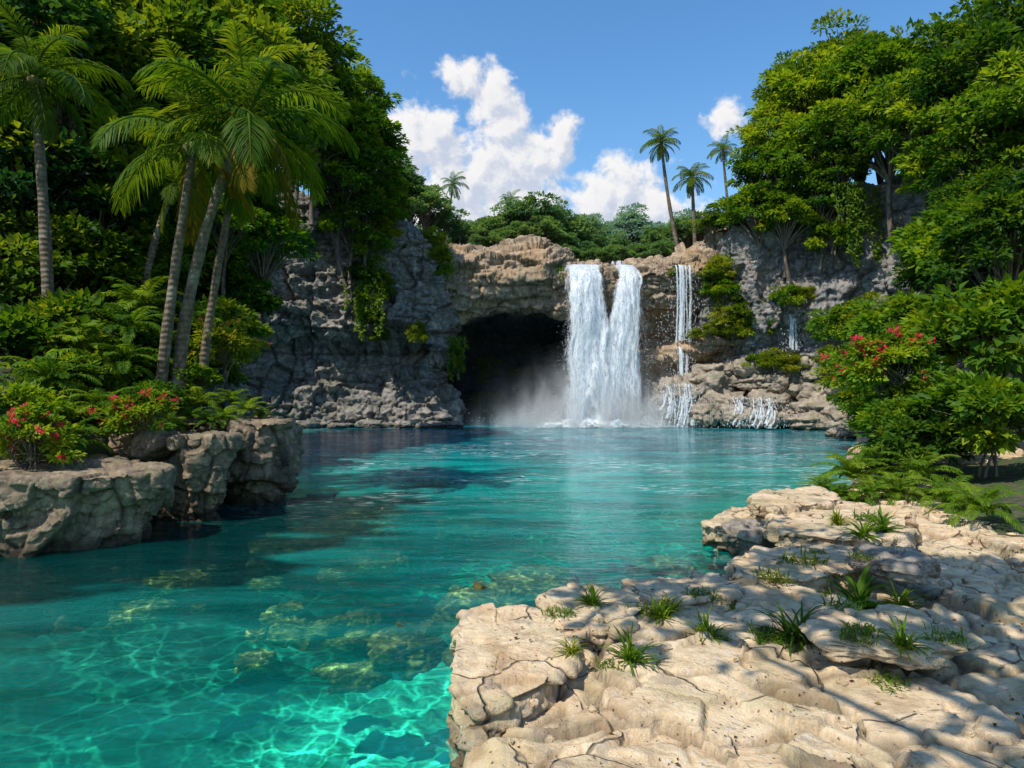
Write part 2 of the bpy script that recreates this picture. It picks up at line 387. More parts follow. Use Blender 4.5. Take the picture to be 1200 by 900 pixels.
def water():
    gx = np.arange(-26, 26.01, .1); gy = np.concatenate([np.arange(-11, 30, .1), np.arange(30, 66.01, .25)])
    X, Y = np.meshgrid(gx, gy, indexing='ij')
    P = np.stack([X, Y, 0*X], -1)
    Z = fbm(P/np.array([1.9, .9, 1]), 3, 21)*.03+fbm(P/np.array([.55, .28, 1]), 2, 31)*.012
    me = mesh('water', np.stack([X, Y, Z], -1), grid_faces(len(gx), len(gy)), {'bank_shade': bank_shade_f(X, Y).ravel()}, True)
    m, nt, out = newmat('turquoise_water'); b = NB(nt); p = b.pos(); sp = b.n('ShaderNodeSeparateXYZ'); b.put(sp.inputs[0], p)
    # caustic light lines painted as a cell pattern into the transparent colour
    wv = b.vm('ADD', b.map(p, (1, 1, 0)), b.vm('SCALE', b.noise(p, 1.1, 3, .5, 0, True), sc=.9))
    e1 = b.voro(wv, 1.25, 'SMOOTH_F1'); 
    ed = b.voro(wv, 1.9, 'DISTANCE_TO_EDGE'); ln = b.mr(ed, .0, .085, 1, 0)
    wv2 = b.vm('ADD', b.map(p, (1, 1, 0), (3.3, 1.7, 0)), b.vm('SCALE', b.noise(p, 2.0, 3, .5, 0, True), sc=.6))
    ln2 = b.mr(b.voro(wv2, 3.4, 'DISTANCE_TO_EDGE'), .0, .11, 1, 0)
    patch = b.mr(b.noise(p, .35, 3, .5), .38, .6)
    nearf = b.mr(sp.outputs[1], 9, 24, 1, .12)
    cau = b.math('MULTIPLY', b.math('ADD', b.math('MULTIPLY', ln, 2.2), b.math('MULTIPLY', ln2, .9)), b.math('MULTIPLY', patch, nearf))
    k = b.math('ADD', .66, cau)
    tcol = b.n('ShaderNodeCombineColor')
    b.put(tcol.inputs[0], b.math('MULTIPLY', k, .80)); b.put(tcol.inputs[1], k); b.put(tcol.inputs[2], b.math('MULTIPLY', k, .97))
    tr = b.n('ShaderNodeBsdfTransparent'); b.put(tr.inputs[0], tcol.outputs[0])
    df = b.n('ShaderNodeBsdfDiffuse')
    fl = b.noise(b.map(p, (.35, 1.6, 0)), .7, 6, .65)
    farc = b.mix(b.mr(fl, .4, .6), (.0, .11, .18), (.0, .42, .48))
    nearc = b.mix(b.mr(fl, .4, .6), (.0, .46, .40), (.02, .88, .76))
    bshade = b.attr('bank_shade')
    cc = b.mix(b.mr(sp.outputs[1], 18, 34), nearc, farc); cc = b.mix(b.math('MULTIPLY', bshade, .95), cc, (.0, .03, .035))  # the same bank shade painted into the water's body colour
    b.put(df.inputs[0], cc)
    glint = b.math('MULTIPLY', b.mr(b.noise(b.map(p, (1.1, 4.5, 0)), 1.6, 4, .6, .2), .555, .60), b.mr(b.noise(p, .22, 2), .42, .58))  # pale glints on the far water, painted into the surface colour
    glint = b.math('MULTIPLY', glint, b.mr(sp.outputs[1], 13, 22))
    cc = b.mix(glint, cc, (.75, .9, .92)); nt.links.new(cc, df.inputs[0])
    body = b.mixsh(b.math('MAXIMUM', b.math('MULTIPLY', glint, .9), b.math('ADD', b.mr(sp.outputs[1], 8, 32, .12, .66), b.math('MULTIPLY', bshade, .25))), tr.outputs[0], df.outputs[0])
    # ripples
    h1 = b.noise(b.map(p, (.55, 1.5, 1)), 2.2, 4, .55, .6); h2 = b.noise(b.map(p, (.45, 1.6, 1), (5, 2, 0)), 7.5, 3, .5, .3)
    h3 = b.noise(b.map(p, (.35, 1., 1), (9, 2, 0)), .8, 3, .5, .5)
    hh = b.math('ADD', b.math('ADD', b.math('MULTIPLY', h1, .5), b.math('MULTIPLY', h2, .16)), b.math('MULTIPLY', h3, .6))
    bn = b.bump(hh, b.mr(sp.outputs[1], 8, 26, .7, .42), .13)
    gl = b.n('ShaderNodeBsdfGlossy'); gl.inputs['Roughness'].default_value = .06; b.put(gl.inputs['Normal'], bn)
    fr = b.n('ShaderNodeFresnel'); fr.inputs['IOR'].default_value = 1.45; b.put(fr.inputs['Normal'], bn)
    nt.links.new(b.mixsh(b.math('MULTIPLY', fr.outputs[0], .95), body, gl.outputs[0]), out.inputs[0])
    tag(link('water', me, m), kind='structure')
water()

# ------------------------------------------------------------------ cliffs
def cliff_ctrl(stations, prof):
    """stations: (X,Y,ztop); prof: list of (out, zf) with zf fraction of ztop or absolute if given as tuple"""
    S = np.array([(a, c) for a, c, *_ in stations], float)
    T = np.gradient(S, axis=0); T /= np.linalg.norm(T, axis=1, keepdims=True)
    Nn = np.stack([-T[:, 1], T[:, 0]], 1)
    C = []
    for (st, n) in zip(stations, Nn):
        row = []
        for (o, zf, za) in prof:
            row.append((st[0]+n[0]*o, st[1]+n[1]*o, zf*st[2]+za))
        C.append(row)
    return np.array(C)
# left cliff, walked from its cave corner towards the left
stL = [(-5.6, 60, 12.2), (-5.1, 54, 12.2), (-4.9, 50.5, 12.2), (-5.6, 48.8, 12.8), (-6.6, 48.4, 14.1), (-7.8, 48.2, 14.6), (-9.4, 47.8, 14.3), (-12.5, 47.2, 15.5), (-16, 46.2, 16.2), (-20, 44, 16.5),
       (-24, 40, 16.5), (-27, 33, 16.5), (-29, 25, 16)]
pfL = [(.6, 0, -2.5), (.5, 0, -.2), (.2, 0, 1.6), (-.7, .26, 0), (-.8, .36, 0), (.55, .42, 0), (.45, .5, 0), (-.1, .75, 0), (-.45, .97, -.3), (-1.0, 1, 0), (-3, 1, .25), (-9, 1, .8)]
cL = cliff_ctrl(stL, pfL)
def dL(P): return rock_disp(P, 1.0, s1=(1.9, 1.9, 2.6), big=1.1, strata=.42, seed=3)
meL = sheet('cliff', cL, 560, 330, -1, dL)
tag(link('left_cliff', meL, M['cliff']), kind='structure')

# arch over the cave and the wall the falls drop from
def st(px, ytop, yund, d):   # a station of the back wall
    Y = 51.6; X = (px-600)/800*Y; zt = 3+(450-ytop)/800*Y; zu = 3+(450-yund)/800*Y
    return [(X, 74, zt+1.0), (X, 60, zt+.5), (X, 54.6, zt+.4), (X, 52.6, zt+.1), (X, 51.5, zt-.9), (X, 51.4, (zt+zu)/2), (X, 52.2, zu+.4), (X, 53.2, zu-.1),
            (X, 53.2+d*.5, zu+.3*d/12), (X, 53+d, zu-1.6), (X, 53.4+d, 3), (X, 53+d*.96, -1), (X, 50+d*.6, -3)]
ctrlA = [st(500, 292, 384, 9), st(535, 291, 374, 11), st(552, 289, 368, 12), st(580, 289, 362, 12), st(612, 281, 360, 12), (st(640, 283, 359, 12)), st(662, 301, 366, 11), st(680, 309, 352, 5),
         st(712, 311, 348, 4), st(745, 309, 350, 3.2), st(770, 303, 350, 2.8)]
def dA(P): return rock_disp(P, .85, s1=(3.0, 3.0, 1.0), s2=(1.1, 1.1, .42), s3=(.4, .4, .2), big=.9, strata=.35, seed=14)
meA = sheet('arch', np.array(ctrlA), 330, 520, -1, dA)
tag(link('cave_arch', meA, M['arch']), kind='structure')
# stepped wall right of the main falls
def st2(px, ytop, yund, ledge, Y0=51.):
    X = (px-600)/800*Y0; zt = 3+(450-ytop)/800*Y0; zu = 3+(450-yund)/800*Y0; zl = 3+(450-ledge)/800*Y0
    return [(X, Y0+20, zt+1.0), (X, Y0+8, zt+.4), (X, Y0+2, zt+.3), (X, Y0+.8, zt), (X, Y0, zt-.8), (X, Y0+.1, (zt+zu)/2), (X, Y0+.8, zu), (X, Y0+2.4, zu-.6), (X, Y0+2.8, (zu+zl)/2),
            (X, Y0+2.4, zl+.3), (X, Y0+1, zl+.05), (X, Y0-.6, zl), (X, Y0-.9, zl-.7), (X, Y0-.2, zl-1.2), (X, Y0+.3, zl-2.0), (X, Y0-1.0, zl-3.2), (X, Y0-1.6, .6), (X, Y0-1.8, -2.5)]
ctrlB = [st2(742, 309, 350, 412), st2(758, 306, 352, 412), st2(780, 300, 352, 410), st2(805, 294, 354, 406), st2(830, 284, 352, 400), st2(856, 270, 348, 396, 50.6), st2(885, 262, 345, 398, 50), st2(920, 255, 345, 400, 49.5)]
def dB(P): return rock_disp(P, .75, s1=(2.6, 2.6, 1.0), s2=(1.0, 1.0, .4), s3=(.4, .4, .2), big=.8, strata=.45, seed=25)
meB = sheet('wall', np.array(ctrlB), 260, 460, -1, dB)
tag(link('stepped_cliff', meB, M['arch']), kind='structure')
# right cliff
stR = [(27, 20, 13.5), (28, 27, 14.5), (28, 35, 16), (27, 40, 16.4), (25, 43.5, 16.5), (22.5, 46, 16.2), (20, 47.4, 15.4), (17.6, 48.6, 14.6), (16.2, 50, 14.2), (15.6, 52, 13.6), (15.4, 56, 13)]
pfR = [(.4, 0, -2.5), (.3, 0, .2), (.0, .2, 0), (-.3, .38, 0), (.5, .48, 0), (.8, .6, 0), (.3, .8, 0), (-.2, .97, -.2), (-1.0, 1, 0), (-3, 1, .3), (-10, 1, 1.2)]
cR = cliff_ctrl(stR, pfR)
def dR(P): return rock_disp(P, 1.0, s1=(1.7, 1.7, 3.2), s2=(.7, .7, 1.0), big=1.2, strata=.3, seed=41)
meR = sheet('cliffr', cR, 460, 330, -1, dR)
tag(link('right_cliff', meR, M['cliffr']), kind='structure')

# ------------------------------------------------------------------ slabs, outcrops and boulders
def slab_mesh(name, poly, ztop, zbot, seed, nu=260, tilt=(0, 0), undercut=.12, k=.3, bulge=.05, A=1., tall=1.):
    P = np.array(poly, float); n = len(P)
    if sum(P[i][0]*P[(i+1) % n][1]-P[(i+1) % n][0]*P[i][1] for i in range(n)) < 0: P = P[::-1]
    Q = catmull(np.concatenate([P, P[:1]])[:, None, :].repeat(1, 1), 8)[:, 0][:-1]
    # a less rounded outline: blend spline with the straight polygon
    L = np.concatenate([lerp(P[i], P[(i+1) % n], np.linspace(0, 1, 8, endpoint=False)[:, None]) for i in range(n)])
    Q = lerp(Q, L, .6)
    d = np.linalg.norm(np.roll(Q, -1, 0)-Q, axis=1); s = np.concatenate([[0], np.cumsum(d)]); t = np.linspace(0, s[-1], nu, endpoint=False)
    Qc = np.concatenate([Q, Q[:1]]); x = np.interp(t, s, Qc[:, 0]); y = np.interp(t, s, Qc[:, 1])
    c = P.mean(0); ext = np.mean(np.hypot(x-c[0], y-c[1])); rings = []
    stepr = max(s[-1]/nu, .02)
    nr = int(ext/stepr); 
    for q in np.linspace(.02, 1, nr): rings.append((q, 0.))
    H = ztop-zbot; ns = max(6, int(H/stepr))
    prof = [(1-undercut*ext*0*q, q) for q in np.linspace(0, 1, ns)[1:]]
    G = []
    for (q, _) in rings: G.append(np.stack([c[0]+(x-c[0])*q, c[1]+(y-c[1])*q, np.full(nu, ztop)], -1))
    dx, dy = x-c[0], y-c[1]; r = np.hypot(dx, dy)
    for (_, q) in prof:
        inn = undercut*(math.sin(q*math.pi*.55)**1.2)
        G.append(np.stack([x-dx/r*inn, y-dy/r*inn, np.full(nu, ztop-H*q)], -1))
    G = np.stack(G, 1)
    G[..., 2] += ((G[..., 0]-c[0])*tilt[0]+(G[..., 1]-c[1])*tilt[1])*(G[..., 2] > zbot+.05)
    # smooth rim normals
    N = -grid_normals(G, True)
    for _ in range(2): N[:, 1:-1] = (N[:, :-2]+2*N[:, 1:-1]+N[:, 2:]); N /= np.maximum(np.linalg.norm(N, axis=-1, keepdims=True), 1e-9)
    h, cr = rock_disp(G, A, s1=tuple(x*k/.3 for x in (1.1, 1.1, .45*tall)), s2=tuple(x*k/.3 for x in (.42, .42, .2*tall)), s3=tuple(x*k/.3 for x in (.16, .16, .1)), big=bulge/k, strata=.0, seed=seed, k=k)
    upw = np.clip(N[..., 2], 0, 1)
    h = h*(1-(.86 if k < .4 else .6)*upw)+fbm(G/.12, 3, seed+5)*.02*upw+np.abs(fbm(G/.35, 3, seed+6))*-.05*upw
    G = G+N*h[..., None]
    F = grid_faces(nu, G.shape[1], True, flip=True)
    return mesh(name, G, F, {'crack': (cr*(1-.5*upw)).ravel()}, True)
def slab(name, poly, ztop, zbot, seed, mat, label, cat, group=None, **kw):
    c = np.array(poly).mean(0)
    me = slab_mesh(name, poly, ztop, zbot, seed, **kw)
    co = np.empty(len(me.vertices)*3, np.float32); me.vertices.foreach_get('co', co); co = co.reshape(-1, 3)-np.array([c[0], c[1], 0], np.float32)
    me.vertices.foreach_set('co', co.ravel()); me.update()
    o = link(name, me, M[mat]); o.location = (c[0], c[1], 0); tag(o, label, cat, group); return o
def pp(lst, z):  # photo points on a level z -> plan points
    return [((px-600)/800*(CH-z)*800/(py-450), (CH-z)*800/(py-450)) for px, py in lst]
# stone shore: one cracked bedrock terrace
def shore():
    PS = [(-.15, 6.6), (.1, 7.6), (.9, 7.9), (1.1, 8.4), (2.6, 8.7), (3.4, 9.2), (3.9, 10.2), (5.1, 11.0), (5.2, 12.2), (5.0, 13.3), (5.6, 14), (6.4, 15.6), (7.6, 16.4), (9.6, 19), (12.8, 26), (30, 30), (30, -12), (-4, -12), (-1.8, -1), (-.5, 3), (-.35, 5.4)]
    gx = np.concatenate([np.arange(-4, 9, .03), np.arange(9, 30.1, .2)]); gy = np.concatenate([np.arange(-12, 3.5, .15), np.arange(3.5, 12, .03), np.arange(12, 20, .05), np.arange(20, 30, .2)])
    X, Y = np.meshgrid(gx, gy, indexing='ij'); sd = seg_dist(X, Y, PS)
    P = np.stack([X, Y, 0*X], -1)
    w = P+np.stack([fbm(P/.9, 3, 61), fbm(P/.9, 3, 62), 0*X], -1)*.9
    f1, f2, cid = worley(w/np.array([1.25, 1.0, 1.]), 71); slq = worley.slope; e = (1-sstep(0, .05, f2-f1))
    g1, g2, gid = worley(w/np.array([.5, .42, 1.]), 72); sl2 = worley.slope; e2 = (1-sstep(0, .09, g2-g1))*sstep(.38, .5, fbm(P/.8, 3, 78)+.5)
    top = .38+(cid-.5)*.13+slq*.16+(gid-.5)*.07+sl2*.10-e*.07-e2*.045+fbm(P/2.5, 3, 66)*.07+fbm(P/.2, 4, 67)*.045+sstep(12, 22, X)*1.6+sstep(16, 26, Y)*.2
    sdn = sd+fbm(P/.5, 3, 68)*.35
    Z = np.where(sdn > 0, lerp(top, -3.6, sstep(0, .5, sdn)), top-.0)
    Z = Z-.10*sstep(-.35, 0, sdn)
    keep = (Z > -3.55).ravel()
    F = grid_faces(len(gx), len(gy)); F = F[keep[F].any(1)]
    me = mesh('stone_shore', np.stack([X, Y, Z], -1), F, {'crack': np.clip(np.maximum(e*.8, e2*.5), 0, 1).ravel()}, True)
    tag(link('stone_shore', me, M['slab']), kind='structure')
shore()
slab('rock_slab', pp([(533, 742), (556, 712), (612, 704), (668, 722), (676, 752), (640, 800), (560, 830), (528, 790)], .5), .5, -1.6, 5, 'slab', 'pale slab at the left tip of the stone shore, tallest step down into the water', 'rock', tilt=(.02, .0), nu=420, A=.8)
slab('rock_slab', pp([(641, 706), (650, 692), (700, 686), (742, 692), (756, 712), (720, 738), (660, 738)], .5), .52, -1.3, 15, 'slab', 'small pale slab edged by a dark gap right of the tip slab', 'rock', nu=380)
slab('rock_slab', pp([(735, 684), (770, 676), (850, 672), (862, 690), (820, 702), (760, 700)], .45), .45, -1.2, 25, 'slab', 'low flat shore slab between the water and the mossy cracks', 'rock', nu=380)
slab('rock_slab', pp([(856, 658), (880, 645), (935, 636), (1010, 640), (1030, 662), (950, 678), (870, 676)], .55), .56, -1.2, 35, 'slab', 'long raised shore slab with a dark undercut front, middle of the terrace', 'rock', nu=420, undercut=.25)
slab('rock_slab', pp([(824, 612), (842, 600), (880, 596), (900, 606), (905, 618), (880, 622), (838, 620)], .42), .42, -1.2, 45, 'slab', 'flat mossy-sided slab jutting farthest left into the pool', 'rock', nu=380, undercut=.2)
slab('rock_slab', pp([(880, 582), (900, 575), (960, 572), (985, 585), (950, 592), (900, 596), (884, 590)], .75), .76, -1.2, 55, 'slab', 'pale stepped slab just below the ferns on the shore', 'rock', nu=380, undercut=.15)
slab('rock_slab', pp([(905, 598), (930, 590), (1000, 590), (1060, 600), (1060, 628), (990, 632), (915, 622)], .66), .66, -1.2, 65, 'slab', 'wide sunlit slab behind the inlet with a broken dark edge', 'rock', nu=420, undercut=.15)
# left outcrop, three big blocks
OC = 'limestone blocks of the left bank'
slab('rock_outcrop', [(-10.4, 12.5), (-9.4, 11.8), (-7.6, 12.2), (-6.7, 12.8), (-6.85, 13.6), (-7.9, 14.1), (-10.3, 14.8)], 1.38, -1.6, 105, 'outcrop', 'nearest and lowest limestone block on the left bank', 'rock', nu=420, undercut=.35, k=.5, tall=2.6, tilt=(-.03, .02))
slab('rock_outcrop', [(-7.7, 14.7), (-6.8, 14.5), (-6.2, 15.0), (-6.3, 15.8), (-7.3, 16.6), (-9.8, 17.0), (-9.2, 15.4)], 1.85, -1.6, 115, 'outcrop', 'middle limestone block on the left bank with a deep cleft either side', 'rock', nu=420, undercut=.35, k=.5, tall=2.6)
slab('rock_outcrop', [(-6.9, 16.7), (-6.1, 16.5), (-5.65, 17.2), (-5.9, 18.4), (-7.2, 19.8), (-9.8, 19.4), (-8.3, 17.3)], 2.05, -1.6, 125, 'outcrop', 'farthest limestone block on the left bank, below the bright ferns', 'rock', nu=420, undercut=.35, k=.5, tall=2.6)
slab('rock_outcrop', [(-14.5, 10.6), (-12, 10.4), (-10.2, 11.4), (-9.9, 12.6), (-10.4, 14.4), (-14.5, 14.6)], 1.3, -1.6, 135, 'outcrop', 'shaded limestone block at the far left edge of the bank', 'rock', nu=420, undercut=.35, k=.5, tall=2.6)

def boulder_mesh(seed, sub=5, sc=(1, 1, .6), box=.55, k=.3, A=1.0):
    bm = bmesh.new(); bmesh.ops.create_icosphere(bm, subdivisions=sub, radius=1)
    V = np.array([v.co[:] for v in bm.verts]); F = np.array([[v.index for v in f.verts] for f in bm.faces]); bm.free()
    rr = (np.abs(V)**(2/box*.9)).sum(1)**(-1/(2/box*.9)); V = V*lerp(1, rr, .75)[:, None]
    N = V/np.linalg.norm(V, axis=1, keepdims=True)
    V = V*np.array(sc)
    h, cr = rock_disp(V+seed*13.7, A, s1=(.9, .9, .5), s2=(.38, .38, .22), s3=(.16, .16, .1), big=.35, strata=0, seed=seed, k=k)
    return mesh('boulder', V+N*h[:, None], F, {'crack': cr*.7}, True)
BM = [boulder_mesh(s, 5, sc) for s, sc in ((1, (1, .8, .5)), (2, (1, .9, .62)), (3, (1, .7, .38)), (4, (1, .9, .3)), (5, (.9, .9, .7)))]
rng = random.Random(4)
def boulder(px, py, Y, w, v, name='boulder', mat='boulder', rz=None, label=None, group=None, sz=1., z=None):
    """w = width in photo pixels; (px,py) = centre"""
    o = bpy.data.objects.new(name, BM[v]); COL.objects.link(o)
    if not BM[v].materials: BM[v].materials.append(M['boulder'])
    if mat != 'boulder':
        o.material_slots[0].link = 'OBJECT'; o.material_slots[0].material = M[mat]
    q = at(px, py, Y); o.location = q if z is None else (q[0], q[1], z)
    s = w/2/800*Y; o.scale = (s, s, s*sz); o.rotation_euler = (0, 0, rz if rz is not None else rng.uniform(0, 6.28))
    tag(o, label, 'rock', group); return o
GR = 'boulders piled at the foot of the right cliff'
GL = 'grey brown boulder in the pile stepping down from the right cliff to the pool'
for (px, py, Y, w, v, sz) in [(800, 462, 49.2, 60, 1, 1.2), (835, 452, 49.4, 60, 0, 1), (872, 448, 49, 62, 2, 1), (905, 450, 48.6, 56, 0, 1), (940, 454, 48, 60, 2, 1.1), (968, 462, 46.5, 52, 1, 1),
                              (850, 476, 48.2, 66, 0, 1.1), (893, 474, 47.8, 58, 1, .9), (928, 478, 47, 54, 2, 1.2), (960, 482, 46, 60, 0, 1), (990, 486, 44.5, 50, 1, 1),
                              (818, 486, 48, 60, 2, 1.4), (865, 492, 47, 44, 4, .8), (905, 492, 46.4, 52, 2, 1.3), (945, 495, 45.2, 50, 0, .8), (978, 498, 44, 44, 2, 1.1), (1010, 499, 42, 40, 1, .9),
                              (785, 478, 49, 44, 4, 1), (880, 430, 49.6, 60, 3, 1.3), (925, 432, 48.6, 62, 3, 1.5), (838, 436, 50, 52, 3, 1.2), (960, 440, 47.2, 50, 2, 1), (1025, 480, 42, 60, 1, 1.2), (1000, 462, 45, 60, 1, 1.1)]:
    boulder(px, py, Y, w, v, sz=sz, label=GL, group=GR)
boulder(983, 510, 38, 30, 1, label='small reddish boulder alone in the water before the right bushes', sz=.9)
boulder(880, 628, 12.2, 74, 3, label='low mossy rock in the inlet under the jutting slab', sz=1.3)
boulder(930, 622, 12.6, 60, 1, label='dark block wedged in the inlet corner between two slabs', sz=1.0)
boulder(1045, 658, 8.9, 90, 3, label='grey weathered rock on the terrace beside the upper creeper', sz=.9)
boulder(1040, 740, 6.7, 170, 3, mat='slab', label='broad grey shaded slab at the right foreground', sz=.45)
# foot of the left cliff
for i, (px, w) in enumerate([(322, 40), (360, 34), (398, 30), (436, 34), (470, 26), (506, 34), (532, 24)]):
    boulder(px, 499, 46.6, w, i % 3, mat='cliff', label='dark wet boulder at the foot of the left cliff', group='boulders along the foot of the left cliff', sz=.8)
# submerged rocks
def sub_mat():
    m, nt, out = newmat('submerged_rock'); b = NB(nt); p = b.pos(); sp = b.n('ShaderNodeSeparateXYZ'); b.put(sp.inputs[0], p)
    c = b.ramp(b.noise(p, 3.5, 6, .65), [(.3, (.015, .022, .006)), (.5, (.09, .08, .022)), (.65, (.26, .20, .07))])
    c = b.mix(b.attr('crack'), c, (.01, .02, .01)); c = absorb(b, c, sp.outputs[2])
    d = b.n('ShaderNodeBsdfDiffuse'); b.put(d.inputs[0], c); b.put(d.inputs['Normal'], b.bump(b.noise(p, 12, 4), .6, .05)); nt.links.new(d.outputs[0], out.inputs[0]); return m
M['sub'] = sub_mat()
for (px, py, Y, w, v, zc, lab) in [
    (480, 742, 8.6, 92, 0, -.30, 'mossy sunken boulder nearest the tip of the stone shore'),
    (571, 694, 10.2, 100, 0, -.34, 'sunken olive boulder off the second shore slab'),
    (622, 668, 11.3, 100, 3, -.30, 'sunken flat boulder farthest right under the clear water'),
    (528, 706, 9.9, 60, 2, -.45, 'small sunken rock left of the olive boulder'),
    (395, 612, 15.2, 110, 3, -.28, 'sunken brown rock off the middle bank block'),
    (345, 628, 14, 90, 3, -.28, 'sunken orange brown rock closest to the bank'),
    (430, 600, 16.6, 80, 3, -.26, 'sunken flat rock off the farthest bank block'),
    (440, 632, 13.4, 70, 2, -.5, 'dim sunken rock on the turquoise side of the bank shallows'),
    (355, 712, 9.7, 80, 2, -.5, 'sunken pebble-topped rock in the bright ripples'),
    (205, 668, 11.6, 60, 3, -.3, 'sunken rock in the dark water under the near bank block'),
    (165, 690, 10.2, 60, 3, -.35, 'sunken yellowish rock at the dark left side'),
    (380, 580, 18.6, 70, 3, -.25, 'narrow sunken rock just beyond the bank corner'),
    (545, 598, 16.5, 60, 3, -.4, 'faint sunken rock in the middle of the pool'),
    (770, 652, 12.3, 80, 3, -.35, 'sunken rock left of the stone terrace inlet'),
    (420, 745, 8.3, 60, 3, -.5, 'sunken stone left of the mossy boulder')]:
    boulder(px, py, Y, w, v, name='sunken_boulder', mat='sub', label=lab, z=zc-.02-.03*(v == 3)-.07*(w > 105), rz=rng.uniform(-.3, .3))

for i in range(34):
    a = rng.random(); 
    if a < .5: px, py = rng.uniform(250, 470), rng.uniform(575, 650)
    elif a < .8: px, py = rng.uniform(400, 680), rng.uniform(655, 755)
    else: px, py = rng.uniform(140, 420), rng.uniform(680, 760)
    Y = 2400/(py-450); boulder(px, py, Y, rng.uniform(18, 42), rng.randrange(4), name='sunken_stone', mat='sub', label='small olive stone lying under the clear shallow water', group='small sunken stones in the shallows', z=-rng.uniform(.3, .6))
# loose stones on the terrace
bpy.context.view_layer.update(); DG = bpy.context.evaluated_depsgraph_get()
def top_z(x, y, d=.42):
    hit, loc, nrm, *_ = scene.ray_cast(DG, Vector((x, y, 2.0)), Vector((0, 0, -1)), distance=3.)
    return loc.z if hit else d
for i in range(26):
    px, py = rng.uniform(600, 1150), rng.uniform(600, 860)
    if py < 760-.45*(px-560) : py = rng.uniform(760, 860)
    Y = (CH-.42)*800/(py-450); boulder(px, py, Y, rng.uniform(5, 16), rng.randrange(5), name='loose_stone', mat='slab', label='small loose stone lying on the cracked terrace', group='loose stones on the terrace', z=top_z((px-600)/800*Y, Y)+.004)
# ------------------------------------------------------------------ foliage generators
def leafset(C, D, N, L, W, rg, fold=.18, tint=None):
    """C centres, D directions, N normals (n,3), L lengths, W widths -> verts (n,4,3), tris"""
    D = D/np.maximum(np.linalg.norm(D, axis=1, keepdims=True), 1e-9)
    S = np.cross(D, N); S /= np.maximum(np.linalg.norm(S, axis=1, keepdims=True), 1e-9)
    U = np.cross(S, D)
    L = L[:, None]; W = W[:, None]
    V = np.stack([C, C+D*L*.45+S*W+U*W*fold*2, C+D*L-U*L*.12, C+D*L*.45-S*W+U*W*fold*2], 1)
    n = len(C); i = np.arange(n)[:, None]*4
    T = np.concatenate([i+np.array([[0, 1, 2]]), i+np.array([[0, 2, 3]])], 1).reshape(-1, 3)
    return V.reshape(-1, 3), T
def tubes(paths, nseg=7):
    """paths: list of (pts (m,3), radii (m)) -> verts, quads"""
    V = []; F = []; base = 0
    for pts, rad in paths:
        pts = np.asarray(pts, float); rad = np.asarray(rad, float); m = len(pts)
        T = np.gradient(pts, axis=0); T /= np.maximum(np.linalg.norm(T, axis=1, keepdims=True), 1e-9)
        ref = np.array([1., .13, .07]) if abs(T[0, 2]) > .7 else np.array([.05, .1, 1.])
        A = np.cross(T, ref); A /= np.linalg.norm(A, axis=1, keepdims=True); B = np.cross(T, A)
        a = np.linspace(0, 2*np.pi, nseg, endpoint=False)
        R = pts[None]+(np.cos(a)[:, None, None]*A[None]+np.sin(a)[:, None, None]*B[None])*rad[None, :, None]
        V.append(R.reshape(-1, 3)); F.append(grid_faces(nseg, m, True)+base); base += nseg*m
    return np.concatenate(V), np.concatenate(F)
def crown_arrays(rg, R, nclump, per, leaf, flat=.5, low=-.35, clump_r=.36):
    R = np.array(R, float); C = []; D = []; N = []; T = []; cl = []
    k = 0
    while k < nclump:
        d = rg.normal(size=3); d /= np.linalg.norm(d)
        if d[2] < low: continue
        r = rg.uniform(.4, 1.0)**.6; c = d*R*r*(.68+.4*rg.random()+(.22*rg.random() if rg.random() < .25 else 0)); cl.append(c); k += 1
        n = int(per*rg.uniform(.6, 1.4)); cr = clump_r*R.mean()*rg.uniform(.6, 1.25)
        u = rg.normal(size=(n, 3)); u /= np.linalg.norm(u, axis=1, keepdims=True)
        u[:, 2] = np.abs(u[:, 2])*np.where(rg.random(n) < .8, 1, -.6)
        q = u*cr*(rg.random((n, 1))**.35)*np.array([1, 1, flat])
        C.append(c+q); out = u+d*.5+rg.normal(size=(n, 3))*.35; out[:, 2] -= .35; D.append(out)
        N.append(np.array([0, 0, 1.])+d*.35+rg.normal(size=(n, 3))*.45)
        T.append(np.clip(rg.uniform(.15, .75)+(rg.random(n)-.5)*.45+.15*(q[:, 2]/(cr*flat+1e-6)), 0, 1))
    return np.concatenate(C), np.concatenate(D), np.concatenate(N), np.concatenate(T), cl
